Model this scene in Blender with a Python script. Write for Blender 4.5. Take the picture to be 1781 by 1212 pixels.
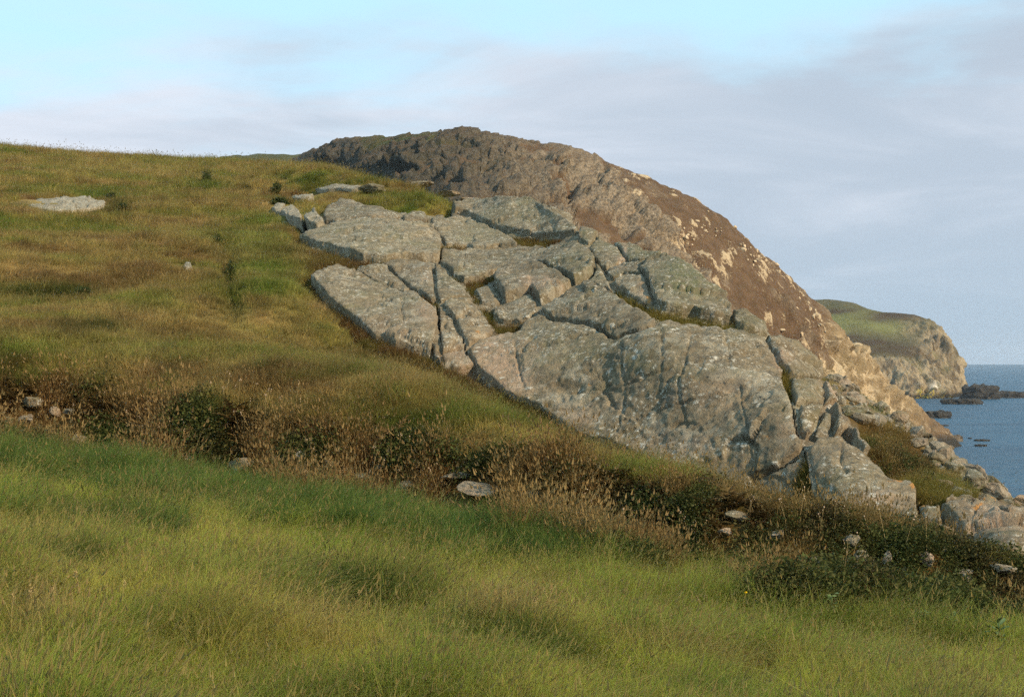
import bpy, math, random
import numpy as np
from mathutils import Vector

# ------------------------------------------------------------------ camera, world, sun, exposure
W, H, F = 1781.0, 1212.0, 2000.0          # the photograph's frame and focal length in its pixels
EYE = 30.0                                # eye height over the sea
HORIZON = 625.5
PITCH = math.atan((HORIZON - H / 2) / F)
SUN_EL, SUN_AZ = 31.0, 126.0              # degrees; azimuth clockwise from the view direction (+Y)

for o in list(bpy.data.objects):
    bpy.data.objects.remove(o)
scene = bpy.context.scene
C = scene.collection

cam_d = bpy.data.cameras.new('camera')
cam = bpy.data.objects.new('camera', cam_d)
C.objects.link(cam)
cam.location = (0, 0, EYE)
cam.rotation_euler = (math.pi / 2 + PITCH, 0, 0)
cam_d.sensor_width = 36.0
cam_d.sensor_fit = 'HORIZONTAL'
cam_d.lens = 36.0 * F / W
cam_d.clip_start = 0.05
cam_d.clip_end = 30000.0
scene.camera = cam

sun_d = bpy.data.lights.new('sun', 'SUN')
sun = bpy.data.objects.new('sun', sun_d)
C.objects.link(sun)
sun_d.energy = 4.6
sun_d.angle = math.radians(0.8)
sun_d.color = (1.0, 0.78, 0.50)
_e, _a = math.radians(SUN_EL), math.radians(SUN_AZ)
SUN_DIR = Vector((math.sin(_a) * math.cos(_e), math.cos(_a) * math.cos(_e), math.sin(_e)))
sun.rotation_euler = SUN_DIR.to_track_quat('Z', 'Y').to_euler()
sun.location = (60, -40, 120)

world = bpy.data.worlds.new("World")
scene.world = world
world.use_nodes = True
scene.view_settings.view_transform = 'Standard'
scene.view_settings.look = 'None'
scene.view_settings.exposure = 0.42
scene.view_settings.gamma = 1.0
scene.view_settings.use_curve_mapping = False
scene.render.engine = 'CYCLES'
scene.cycles.max_bounces = 4
scene.cycles.diffuse_bounces = 2
scene.cycles.use_denoising = False
scene.cycles.use_adaptive_sampling = True
scene.cycles.adaptive_threshold = 0.03
scene.cycles.transmission_bounces = 3


class NT:
    """small helper round a node tree"""
    def __init__(self, tree):
        self.t = tree
        self.n = tree.nodes
        self.l = tree.links

    def new(self, typ, **kw):
        n = self.n.new(typ)
        for k, v in kw.items():
            setattr(n, k, v)
        return n

    def put(self, sock, v):
        if v is None:
            return
        if isinstance(v, bpy.types.NodeSocket):
            self.l.new(v, sock)
        else:
            try:
                sock.default_value = v
            except Exception:
                sock.default_value = (*v, 1.0)

    def math(self, op, a, b=None, c=None, clamp=False):
        n = self.new('ShaderNodeMath', operation=op)
        n.use_clamp = clamp
        self.put(n.inputs[0], a)
        self.put(n.inputs[1], b)
        self.put(n.inputs[2], c)
        return n.outputs[0]

    def vmath(self, op, a, b=None):
        n = self.new('ShaderNodeVectorMath', operation=op)
        self.put(n.inputs[0], a)
        self.put(n.inputs[1], b)
        return n.outputs[0]

    def mix(self, f, a, b, mode='MIX'):
        n = self.new('ShaderNodeMix', data_type='RGBA', blend_type=mode)
        n.clamp_factor = True
        self.put(n.inputs[0], f)
        self.put(n.inputs[6], a if isinstance(a, bpy.types.NodeSocket) else (*a, 1.0))
        self.put(n.inputs[7], b if isinstance(b, bpy.types.NodeSocket) else (*b, 1.0))
        return n.outputs[2]

    def noise(self, vec, scale, detail=4.0, rough=0.55, dist=0.0):
        n = self.new('ShaderNodeTexNoise')
        self.put(n.inputs['Vector'], vec)
        n.inputs['Scale'].default_value = scale
        n.inputs['Detail'].default_value = detail
        n.inputs['Roughness'].default_value = rough
        n.inputs['Distortion'].default_value = dist
        return n.outputs['Fac']

    def voro(self, vec, scale, feature='F1', out='Distance', rnd=1.0):
        n = self.new('ShaderNodeTexVoronoi', feature=feature)
        self.put(n.inputs['Vector'], vec)
        n.inputs['Scale'].default_value = scale
        n.inputs['Randomness'].default_value = rnd
        return n.outputs[out]

    def step(self, v, lo, hi):
        n = self.new('ShaderNodeMapRange', interpolation_type='SMOOTHSTEP')
        self.put(n.inputs[0], v)
        n.inputs[1].default_value = lo
        n.inputs[2].default_value = hi
        n.inputs[3].default_value = 0.0
        n.inputs[4].default_value = 1.0
        return n.outputs[0]

    def attr(self, name, out='Fac', typ='GEOMETRY'):
        n = self.new('ShaderNodeAttribute', attribute_name=name, attribute_type=typ)
        return n.outputs[out]

    def scaled(self, vec, s):
        return self.vmath('MULTIPLY', vec, s)


def build_sky():
    g = NT(world.node_tree)
    g.n.clear()
    out = g.new('ShaderNodeOutputWorld')
    bg = g.new('ShaderNodeBackground')
    bg.inputs['Strength'].default_value = 0.10
    sky = g.new('ShaderNodeTexSky', sky_type='NISHITA')
    sky.sun_disc = False
    sky.sun_elevation = math.radians(SUN_EL)
    sky.sun_rotation = math.radians(SUN_AZ)
    sky.altitude = 30
    sky.air_density = 1.0
    sky.dust_density = 1.2
    sky.ozone_density = 1.6
    tc = g.new('ShaderNodeTexCoord')
    d = tc.outputs['Generated']
    sep = g.new('ShaderNodeSeparateXYZ')
    g.l.new(d, sep.inputs[0])
    z = sep.outputs[2]
    # a flat cloud sheet seen in perspective
    zz = g.math('ADD', g.math('MAXIMUM', z, 0.0), 0.16)
    cx = g.math('DIVIDE', sep.outputs[0], zz)
    cy = g.math('DIVIDE', sep.outputs[1], zz)
    comb = g.new('ShaderNodeCombineXYZ')
    g.l.new(cx, comb.inputs[0])
    g.l.new(cy, comb.inputs[1])
    v = comb.outputs[0]
    n1 = g.noise(g.vmath('ADD', g.scaled(v, (0.62, 0.95, 1)), (5.2, 6.3, 0)), 1.0, 7.0, 0.56, 0.5)
    n2 = g.noise(g.scaled(v, (1.3, 1.9, 1)), 1.0, 6.0, 0.6, 0.6)
    # more cloud low down and towards the sea
    bias = g.math('MULTIPLY', sep.outputs[0], 0.17)
    bias = g.math('SUBTRACT', g.math('ADD', bias, 0.56), g.math('MULTIPLY', z, 2.55))
    dens = g.math('ADD', g.math('ADD', n1, bias), g.math('MULTIPLY', n2, 0.30))
    mask = g.step(dens, 0.43, 0.68)
    light = g.math('SUBTRACT', g.noise(g.scaled(v, (0.9, 1.3, 1)), 1.0, 6.0, 0.58, 0.6), g.math('MULTIPLY', sep.outputs[0], 0.30))
    cloud = g.mix(g.step(light, 0.30, 0.74), (3.8, 4.25, 5.0), (6.1, 6.25, 6.9))
    cloud = g.mix(g.step(z, 0.16, -0.02), cloud, (3.1, 3.9, 4.8))
    skyc = g.mix(0.8, sky.outputs[0], (4.9, 7.8, 9.4))
    col = g.mix(g.math('MULTIPLY', mask, 0.88), skyc, cloud)
    g.l.new(col, bg.inputs['Color'])
    g.l.new(bg.outputs[0], out.inputs[0])


build_sky()

# ------------------------------------------------------------------ helpers
rng = np.random.default_rng(11)
random.seed(11)


def ray(px, py):
    """slope of the view ray through a photo point: x per metre ahead, z per metre ahead"""
    px = np.asarray(px, float)
    py = np.asarray(py, float)
    X = (px - W / 2) / F
    Y = -(py - H / 2) / F
    f = math.cos(PITCH) - Y * math.sin(PITCH)
    return X / f, (math.sin(PITCH) + Y * math.cos(PITCH)) / f


def P(px, py, Y):
    u, w = ray(px, py)
    return (float(u * Y), float(Y), float(EYE + w * Y))


def project(p):
    x, y, z = p[..., 0], np.maximum(p[..., 1], 0.3), p[..., 2] - EYE
    c, s = math.cos(PITCH), math.sin(PITCH)
    f = y * c + z * s
    up = -y * s + z * c
    f = np.maximum(f, 0.1)
    return W / 2 + F * x / f, H / 2 - F * up / f


_perm = np.random.default_rng(3).permutation(256)
_perm = np.concatenate([_perm, _perm, _perm])
_g3 = np.random.default_rng(4).normal(size=(256, 3))
_g3 /= np.linalg.norm(_g3, axis=1, keepdims=True)


def perlin(p):
    p = np.asarray(p, float)
    i = np.floor(p).astype(np.int64)
    f = p - i
    i &= 255
    u = f * f * f * (f * (f * 6 - 15) + 10)
    r = 0.0
    for dx in (0, 1):
        wx = u[..., 0] if dx else 1 - u[..., 0]
        for dy in (0, 1):
            wy = u[..., 1] if dy else 1 - u[..., 1]
            for dz in (0, 1):
                wz = u[..., 2] if dz else 1 - u[..., 2]
                h = _perm[_perm[_perm[(i[..., 0] + dx) & 255] + ((i[..., 1] + dy) & 255)] + ((i[..., 2] + dz) & 255)]
                g = _g3[h]
                r = r + wx * wy * wz * (g[..., 0] * (f[..., 0] - dx) + g[..., 1] * (f[..., 1] - dy) + g[..., 2] * (f[..., 2] - dz))
    return r * 1.6


def fbm(p, octaves=4, gain=0.5, lac=2.03):
    a, r, q = 1.0, 0.0, np.asarray(p, float)
    for k in range(octaves):
        r = r + a * perlin(q + 17.3 * k)
        a *= gain
        q = q * lac
    return r


def ridged(p, octaves=4, gain=0.5):
    a, r, q = 1.0, 0.0, np.asarray(p, float)
    for k in range(octaves):
        r = r + a * (1 - 2 * np.abs(perlin(q + 9.1 * k)))
        a *= gain
        q = q * 2.05
    return r


def worley(p):
    """distance to the nearest cell point, that cell's random numbers (3), and second distance"""
    p = np.asarray(p, float)
    i = np.floor(p).astype(np.int64)
    best = np.full(p.shape[:-1], 1e9)
    second = np.full(p.shape[:-1], 1e9)
    bid = np.zeros(p.shape[:-1], np.int64)
    vec = np.zeros(p.shape)
    for dx in (-1, 0, 1):
        for dy in (-1, 0, 1):
            for dz in (-1, 0, 1):
                c = i + np.array([dx, dy, dz])
                h = _perm[_perm[_perm[c[..., 0] & 255] + (c[..., 1] & 255)] + (c[..., 2] & 255)]
                q = c + 0.5 + 0.45 * _g3[h]
                d = np.linalg.norm(p - q, axis=-1)
                closer = d < best
                second = np.where(closer, best, np.minimum(second, d))
                vec = np.where(closer[..., None], p - q, vec)
                bid = np.where(closer, h, bid)
                best = np.where(closer, d, best)
    return best, second, _g3[(bid * 7 + 13) & 255], vec


def facets(p, tilt=0.7):
    """blocky height: every cell is its own tilted plane"""
    d, d2, r, v = worley(p)
    return r[..., 0] * 0.6 + tilt * (v * r).sum(-1), d2 - d


def smooth(x, a, b):
    t = np.clip((x - a) / (b - a), 0, 1)
    return t * t * (3 - 2 * t)


def v3(x, y, z):
    x, y, z = np.broadcast_arrays(np.asarray(x, float), np.asarray(y, float), np.asarray(z, float))
    return np.stack([x, y, z], -1)


class TPS:
    def __init__(self, pts, lam=1e-3, scale=20.0):
        p = np.array(pts, float)
        self.c = p[:, :2] / scale
        self.s = scale
        n = len(p)
        K = self._k(np.linalg.norm(self.c[:, None] - self.c[None], axis=-1))
        A = np.zeros((n + 3, n + 3))
        A[:n, :n] = K + lam * np.eye(n)
        A[:n, n] = 1
        A[:n, n + 1:] = self.c
        A[n, :n] = 1
        A[n + 1:, :n] = self.c.T
        b = np.zeros(n + 3)
        b[:n] = p[:, 2]
        self.w = np.linalg.solve(A, b)
        self.n = n

    @staticmethod
    def _k(r):
        return np.where(r > 1e-9, r * r * np.log(np.maximum(r, 1e-9)), 0.0)

    def __call__(self, x, y):
        sh = np.shape(x)
        q = np.stack([np.ravel(x), np.ravel(y)], -1) / self.s
        out = np.empty(len(q))
        for k in range(0, len(q), 40000):
            s = q[k:k + 40000]
            d2 = ((s[:, None, :] - self.c[None]) ** 2).sum(-1)
            kk = 0.5 * d2 * np.log(np.maximum(d2, 1e-18))
            out[k:k + 40000] = kk @ self.w[:self.n] + self.w[self.n] + s @ self.w[self.n + 1:]
        return out.reshape(sh)


class Field:
    """a height grid with bilinear look-up"""
    def __init__(self, x0, x1, y0, y1, step):
        self.x0, self.y0, self.s = x0, y0, step
        self.xs = np.arange(x0, x1 + step, step)
        self.ys = np.arange(y0, y1 + step, step)
        self.X, self.Y = np.meshgrid(self.xs, self.ys)
        self.Z = np.zeros_like(self.X)

    def at(self, x, y, grid=None):
        g = self.Z if grid is None else grid
        fx = np.clip((np.asarray(x, float) - self.x0) / self.s, 0, len(self.xs) - 1.001)
        fy = np.clip((np.asarray(y, float) - self.y0) / self.s, 0, len(self.ys) - 1.001)
        ix, iy = fx.astype(int), fy.astype(int)
        tx, ty = fx - ix, fy - iy
        return (g[iy, ix] * (1 - tx) * (1 - ty) + g[iy, ix + 1] * tx * (1 - ty)
                + g[iy + 1, ix] * (1 - tx) * ty + g[iy + 1, ix + 1] * tx * ty)

    def hit(self, px, py, y_lo=3.0, y_hi=110.0, n=420, grid=None):
        """where the view ray meets the height field (or passes closest to it)"""
        px, py = np.atleast_1d(np.asarray(px, float)), np.atleast_1d(np.asarray(py, float))
        u, w = ray(px, py)
        Ys = np.exp(np.linspace(math.log(y_lo), math.log(y_hi), n))
        res = np.zeros((len(px), 3))
        for k in range(0, len(px), 4000):
            uu, ww = u[k:k + 4000, None], w[k:k + 4000, None]
            gap = EYE + ww * Ys - self.at(uu * Ys, np.broadcast_to(Ys, (len(uu), n)), grid)
            neg = gap < 0
            has = neg.any(1)
            j = np.where(has, neg.argmax(1), gap.argmin(1))
            jm = np.maximum(j - 1, 0)
            r = np.arange(len(uu))
            g0, g1 = gap[r, jm], gap[r, j]
            t = np.where(has & (j > 0), g0 / np.maximum(g0 - g1, 1e-9), 1.0)
            Y = Ys[jm] + (Ys[j] - Ys[jm]) * t
            Y = np.where(has, Y, Ys[j])
            res[k:k + 4000, 0] = uu[:, 0] * Y
            res[k:k + 4000, 1] = Y
            res[k:k + 4000, 2] = np.where(has, EYE + ww[:, 0] * Y, self.at(uu[:, 0] * Y, Y, grid))
        return res

    def normal(self, x, y, e=0.4):
        dx = (self.at(x + e, y) - self.at(x - e, y)) / (2 * e)
        dy = (self.at(x, y + e) - self.at(x, y - e)) / (2 * e)
        n = np.stack([-dx, -dy, np.ones_like(dx)], -1)
        return n / np.linalg.norm(n, axis=-1, keepdims=True)


def mesh_np(name, verts, faces, mat=None, smooth_shade=True, attrs=None):
    """mesh from numpy arrays; faces (n,3) or (n,4)"""
    me = bpy.data.meshes.new(name)
    verts = np.ascontiguousarray(verts, np.float32)
    faces = np.ascontiguousarray(faces, np.int32)
    k = faces.shape[1]
    me.vertices.add(len(verts))
    me.vertices.foreach_set('co', verts.ravel())
    me.loops.add(faces.size)
    me.loops.foreach_set('vertex_index', faces.ravel())
    me.polygons.add(len(faces))
    me.polygons.foreach_set('loop_start', np.arange(0, faces.size, k, dtype=np.int32))
    me.polygons.foreach_set('use_smooth', np.full(len(faces), smooth_shade, bool))
    me.update(calc_edges=True)
    me.validate()
    for an, av in (attrs or {}).items():
        av = np.asarray(av, np.float32)
        if av.ndim == 1:
            a = me.attributes.new(an, 'FLOAT', 'POINT')
            a.data.foreach_set('value', av)
        else:
            a = me.attributes.new(an, 'FLOAT_VECTOR', 'POINT')
            a.data.foreach_set('vector', av.ravel())
    if mat:
        me.materials.append(mat)
    return me


def link(name, data, parent=None, loc=None):
    o = bpy.data.objects.new(name, data)
    C.objects.link(o)
    if parent:
        o.parent = parent
    if loc is not None:
        o.location = loc
    return o


def tag(o, label=None, cat=None, group=None, kind=None):
    if label:
        o['label'] = label
    if cat:
        o['category'] = cat
    if group:
        o['group'] = group
    if kind:
        o['kind'] = kind
    return o


def grid_faces(nr, nc):
    a = np.arange(nr * nc).reshape(nr, nc)
    return np.stack([a[:-1, :-1], a[:-1, 1:], a[1:, 1:], a[1:, :-1]], -1).reshape(-1, 4)


def material(name):
    m = bpy.data.materials.new(name)
    m.use_nodes = True
    g = NT(m.node_tree)
    b = m.node_tree.nodes['Principled BSDF']
    b.inputs['Roughness'].default_value = 0.95
    b.inputs['Specular IOR Level'].default_value = 0.12
    geo = g.new('ShaderNodeNewGeometry')
    return m, g, b, geo.outputs['Position']


def bump(g, b, height, strength, dist):
    n = g.new('ShaderNodeBump')
    n.inputs['Strength'].default_value = strength
    n.inputs['Distance'].default_value = dist
    g.l.new(height, n.inputs['Height'])
    g.l.new(n.outputs[0], b.inputs['Normal'])


# ------------------------------------------------------------------ the near landform as one height field
def edge_depth(px, py):
    u, w = ray(px, py)
    return 1.6 / (-w - 0.127 * u - 0.062)


EDGE = [(-500, 742), (-250, 765), (0, 792), (180, 815), (350, 850), (520, 880), (700, 908), (850, 938), (1000, 968),
        (1120, 992), (1200, 1012), (1330, 1036), (1450, 1055), (1600, 1078), (1781, 1105), (2000, 1138), (2300, 1180)]
BANK = [(-500, 650), (-250, 668), (0, 686), (180, 698), (350, 728), (520, 752), (700, 786), (850, 812), (1000, 838),
        (1120, 860), (1200, 872), (1330, 893), (1450, 915), (1600, 945), (1781, 992), (2000, 1050), (2300, 1130)]

cps = []
edge_w = []
for (px, py), (bx, by) in zip(EDGE, BANK):
    Y = float(edge_depth(px, py))
    e = P(px, py, Y)
    edge_w.append(e)
    cps.append(e)
    for t in (0.82, 0.6):
        x, y = e[0] * t, e[1] * t
        cps.append((x, y, EYE - 1.6 - 0.127 * x - 0.062 * y))
    u, _ = ray(px, py)
    dp = 0.55 if px < 1050 else 1.25
    cps.append((float(u) * (Y + 1.3), Y + 1.3, e[2] - dp * 0.75))
    cps.append((float(u) * (Y + 2.1), Y + 2.1, e[2] - dp * 0.25))
    cps.append(P(bx, by, Y + 3.1))
for x in (-14, -7, 0, 7, 14):
    for y in (-12, -6, 0, 4):
        cps.append((x, y, EYE - 1.6 - 0.127 * x - 0.062 * y))

# hillside on the left, bank to skyline
SKY = [(-500, 236, 112), (-200, 249, 111), (0, 258, 110), (180, 270, 110), (380, 280, 108), (500, 286, 105), (600, 297, 98), (700, 312, 90)]
for px, py, Ys in SKY:
    by = np.interp(px, [b[0] for b in BANK], [b[1] for b in BANK])
    ey = np.interp(px, [b[0] for b in EDGE], [b[1] for b in EDGE])
    Yb = float(edge_depth(px, ey)) + 3.1
    a, b = P(px, by, Yb), P(px, py, Ys)
    ts = (0.08, 0.18, 0.32, 0.5, 0.68, 0.84, 1.0) if px < 500 else ((0.08, 0.18, 0.6, 0.8, 1.0) if px < 560 else (0.85, 1.0))
    for t in ts:
        Y = Yb + (Ys - Yb) * t
        z = a[2] + (b[2] - a[2]) * t + 0.35 * math.sin(t * 9 + px * 0.01) * (1 - t) * (1 if t < 1 else 0)
        u, _ = ray(px, py)
        cps.append((float(u) * Y, Y, z))
    cps.append((b[0] * 1.14, b[1] * 1.14, b[2] + 0.9))
    cps.append((b[0] * 1.45, b[1] * 1.45, b[2] + 0.4))

ROCKCP = [(470, 372, 62), (520, 415, 52), (540, 492, 41.5), (590, 550, 37), (640, 592, 34.2), (760, 642, 32.3), (860, 692, 31),
          (940, 717, 30.2), (1010, 766, 28.5), (1150, 817, 26.3), (1300, 866, 24.3), (1420, 894, 22.8), (1560, 921, 21.2),
          (1700, 966, 19.4), (1790, 992, 18.2),
          (600, 360, 62), (760, 345, 66), (650, 420, 50), (580, 420, 51), (700, 500, 42), (760, 460, 46), (760, 550, 36.5), (850, 570, 36), (900, 480, 44),
          (950, 370, 57), (885, 350, 61), (1000, 440, 45.5), (1000, 520, 37.8), (1000, 600, 32.6), (900, 600, 34), (950, 640, 31.8),
          (1060, 580, 32.6), (1150, 572, 31.2), (1150, 700, 28.3), (1050, 690, 29.8), (1200, 480, 38.5), (1160, 453, 41.5),
          (1130, 540, 33.8), (1200, 550, 33.4), (1250, 583, 31.2), (1280, 560, 33.6), (1330, 602, 31.4), (1300, 720, 26.6),
          (1400, 700, 27), (1400, 800, 24.3), (1480, 800, 24.2), (1540, 846, 23),
          (1450, 720, 28.2), (1560, 790, 26.5), (1600, 840, 23.8), (1500, 740, 29), (1600, 745, 33), (1650, 800, 29), (1700, 860, 25),
          (1781, 905, 23), (1700, 915, 21.4),
          # grass between bank and rock
          (640, 660, 29), (760, 710, 26.5), (900, 760, 25), (1050, 810, 23), (1200, 852, 20.8), (1340, 884, 19.6)]
RSIL = [(820, 350, 67), (960, 359, 56), (1000, 402, 50), (1040, 416, 48), (1100, 432, 45.5), (1200, 471, 39), (1230, 512, 36.4),
        (1268, 546, 34.8), (1325, 572, 33.5), (1380, 612, 33), (1450, 645, 36), (1500, 675, 36), (1550, 702, 36), (1600, 737, 35.5),
        (1640, 769, 35), (1700, 813, 34), (1781, 869, 32), (1900, 955, 30), (2100, 1100, 28)]
for c in ROCKCP:
    cps.append(P(*c))
for px, py, Y in RSIL:
    s = P(px, py, Y)
    cps.append(s)
    u, _ = ray(px, py)
    steep = 0.55 if px < 1000 else 0.8
    for k, dz in ((0.10, 0.5), (0.3, 1.0), (0.6, 1.0)):
        Y2 = Y * (1 + k)
        cps.append((float(u) * Y2, Y2, s[2] - steep * (Y2 - Y) * dz))
cps.extend([P(760, 372, 92), P(700, 340, 108), P(860, 400, 88), P(780, 420, 118), P(900, 470, 110)])
for x, y, z in ((60, 60, 1), (60, 100, -6), (20, 120, -2), (50, 30, 6), (40, 140, -8), (60, 10, 16), (45, -10, 24)):
    cps.append((x, y, z))

ground = Field(-95, 62, -12, 165, 0.3)
_t = TPS(cps, lam=2e-4)
ground.Z = np.maximum(_t(ground.X, ground.Y), -6.0)
# nothing rises above the skyline read off the photograph: beyond the crest the land falls away
SKYLINE = [(-900, 220), (-500, 236), (-200, 249), (0, 259), (180, 271), (380, 280), (500, 288), (600, 299), (700, 312), (760, 330), (800, 347), (850, 354), (960, 362), (1000, 405), (1040, 419),
           (1100, 435), (1160, 455), (1200, 474), (1230, 515), (1268, 550), (1325, 575), (1380, 614), (1450, 647), (1500, 677), (1550, 704), (1600, 739), (1640, 771), (1700, 815), (1781, 871), (1900, 957), (2100, 1102)]
_ok = ground.Y > 12
_pxc = W / 2 + F * ground.X / np.maximum(ground.Y, 1)
_cap = EYE + ray(_pxc, np.interp(_pxc, [a for a, b in SKYLINE], [b for a, b in SKYLINE]))[1] * ground.Y - np.where(_pxc < 740, 0.16, 0.40) - 0.04 * np.maximum(ground.Y - 60, 0) * smooth(_pxc, 560, 700)
ground.Z = np.where(_ok, np.minimum(ground.Z, _cap), ground.Z)
# nor does the grass in front rise above the foot of the rock
FOOT = [(540, 492, 41.5), (590, 550, 37), (640, 592, 34.2), (760, 642, 32.3), (860, 692, 31), (940, 717, 30.2), (1010, 766, 28.5), (1150, 817, 26.3), (1300, 866, 24.3), (1420, 894, 22.8), (1560, 921, 21.2),
        (1700, 966, 19.4), (1790, 992, 18.2), (2100, 1080, 16)]
_fx = [a[0] for a in FOOT]
_cap = EYE + ray(_pxc, np.interp(_pxc, _fx, [a[1] for a in FOOT]))[1] * ground.Y - 0.14
_nearer = _ok & (_pxc > 540) & (ground.Y < np.interp(_pxc, _fx, [a[2] for a in FOOT]) - 0.2)
ground.Z = np.where(_nearer, np.minimum(ground.Z, _cap), ground.Z)
RAW = ground.Z.copy()

# small relief: tussocks near by, soft swells and terracettes farther up
_r = np.hypot(ground.X, ground.Y)
_p = v3(ground.X, ground.Y, 0)
near = 1 - smooth(_r, 16, 26)
ground.Z = RAW + near * (0.22 * fbm(_p / 1.7, 3) + 0.075 * fbm(_p / 0.6 + 5, 2))
_h = RAW
ground.Z += (1 - near) * (0.16 * fbm(_p / 4.2 + 2, 4) + 0.20 * fbm(v3(_h * 0.9, ground.X * 0.07, ground.Y * 0.03) + 8, 3))

# ------------------------------------------------------------------ rock slabs, outlines read off the photograph
SLABS = {
 'slab': [
 [(519,416),(534,406),(581,398),(639,389),(693,388),(736,393),(755,404),(767,428),(764,452),(760,458),(713,460),(666,462),(632,457),(595,445),(561,435),(536,428)],
 [(561,378),(575,362),(595,352),(618,357),(666,364),(699,379),(686,386),(639,387),(585,394),(566,391)],
 [(699,381),(720,373),(736,376),(746,388),(736,392),(701,388)],
 [(750,383),(790,381),(831,389),(861,404),(885,418),(905,433),(885,433),(824,438),(811,433),(776,431),(764,415),(754,401)],
 [(785,362),(811,356),(848,352),(885,348),(932,352),(955,357),(969,372),(989,388),(1006,404),(1003,415),(955,416),(915,415),(881,409),(848,396),(821,384),(790,376)],
 [(768,436),(787,433),(821,440),(888,435),(949,434),(976,430),(1006,432),(1026,445),(1036,465),(1033,487),(1003,500),(976,481),(939,467),(888,473),(851,481),(826,494),(807,495),(790,485),(770,468),(765,460)],
 [(540,499),(554,487),(585,480),(608,485),(649,502),(682,521),(706,522),(730,529),(747,543),(760,559),(761,586),(752,603),(748,625),(720,617),(682,605),(652,595),(632,578),(595,551),(568,534),(551,514)],
 [(615,480),(632,475),(656,473),(672,480),(693,493),(716,514),(706,520),(682,517),(659,505),(639,490)],
 [(660,471),(686,465),(730,462),(747,468),(753,475),(755,509),(760,529),(751,530),(733,518),(718,509),(705,496),(686,482)],
 [(757,474),(773,481),(800,501),(817,521),(820,527),(790,525),(768,535),(763,530),(759,509)],
 [(770,540),(790,529),(819,531),(825,537),(839,559),(858,586),(844,596),(816,609),(804,596),(792,569),(783,556)],
 [(764,561),(780,566),(792,583),(802,603),(804,609),(770,621),(767,610),(765,583)],
 [(750,612),(763,615),(765,640),(753,632)],
 [(769,625),(806,613),(811,624),(824,647),(800,648),(773,644)],
 [(826,512),(848,500),(858,510),(873,528),(861,539),(837,536)],
 [(859,498),(868,485),(888,476),(935,471),(972,484),(997,503),(968,522),(942,537),(929,518),(880,533),(873,525),(861,508)],
 [(860,545),(879,537),(924,521),(934,537),(934,549),(922,563),(908,567),(871,566),(860,559)],
 [(944,556),(966,538),(996,510),(1022,503),(1045,515),(1065,521),(1083,538),(1112,553),(1140,566),(1135,579),(1112,588),(1077,599),(1048,586),(1022,577),(985,569),(960,568)],
 [(816,617),(844,600),(871,595),(898,593),(918,575),(940,560),(960,571),(985,573),(1022,581),(1048,590),(1077,603),(1112,592),(1137,583),(1160,568),(1185,578),(1215,577),(1255,582),(1290,586),(1325,601),(1343,640),(1350,662),(1363,692),(1374,722),(1384,768),(1396,780),(1393,795),(1360,817),(1308,837),(1316,851),(1340,866),(1300,868),(1200,841),(1130,811),(1060,781),(1010,771),(950,726),(930,714),(880,694),(850,664),(828,649)],
 [(1312,841),(1360,822),(1399,799),(1400,812),(1389,850),(1380,874),(1350,868),(1324,852)],
 [(1372,661),(1380,670),(1420,665),(1424,706),(1420,713),(1381,714),(1377,698)],
 [(1386,721),(1418,718),(1407,762),(1399,765),(1391,754)],
 [(1426,723),(1435,732),(1439,770),(1420,776),(1412,770),(1416,755)],
 [(1404,803),(1420,781),(1457,781),(1494,806),(1506,810),(1531,836),(1547,848),(1580,852),(1593,867),(1597,896),(1556,910),(1523,923),(1494,923),(1440,900),(1424,872),(1413,826)],
 [(1436,714),(1458,748),(1486,787),(1505,805),(1494,803),(1463,764),(1444,772),(1440,731)],
 [(1429,665),(1444,698),(1447,712),(1430,708)],
 [(1328,598),(1345,598),(1370,607),(1385,620),(1420,640),(1428,662),(1381,667),(1367,657),(1351,635),(1340,615)],
 [(1125,488),(1114,477),(1135,461),(1158,453),(1181,459),(1201,472),(1216,490),(1227,512),(1253,530),(1268,549),(1270,570),(1239,566),(1204,556),(1170,552),(1143,544),(1137,523)],
 [(1071,495),(1086,487),(1120,490),(1134,523),(1137,539),(1123,538),(1103,524),(1071,507)],
 [(1056,480),(1071,469),(1110,464),(1133,460),(1111,475),(1120,486),(1086,484),(1068,492),(1060,488)],
 [(1024,437),(1042,417),(1074,438),(1091,461),(1074,466),(1055,477),(1044,468),(1030,448)],
 [(1066,433),(1100,432),(1138,448),(1156,451),(1135,458),(1112,462),(1094,461),(1078,440)],
 [(1038,468),(1046,476),(1055,490),(1065,516),(1045,512),(1022,500),(1010,504),(1034,490)],
 [(1273,547),(1297,545),(1314,559),(1325,571),(1330,592),(1311,588),(1284,580),(1274,568)],
 [(1010,405),(1022,408),(1041,415),(1023,434),(1008,420)],
 [(1601,897),(1632,900),(1635,919),(1637,935),(1605,922)],
 [(1634,898),(1651,890),(1692,889),(1721,903),(1754,922),(1800,926),(1800,985),(1756,976),(1705,966),(1673,947),(1653,915)],
 [(1640,886),(1650,876),(1680,872),(1720,885),(1760,897),(1800,903),(1800,922),(1757,918),(1724,899),(1694,886)],
 [(1556,912),(1597,899),(1603,924),(1640,940),(1668,950),(1640,950),(1590,930)],
 ]}
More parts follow.
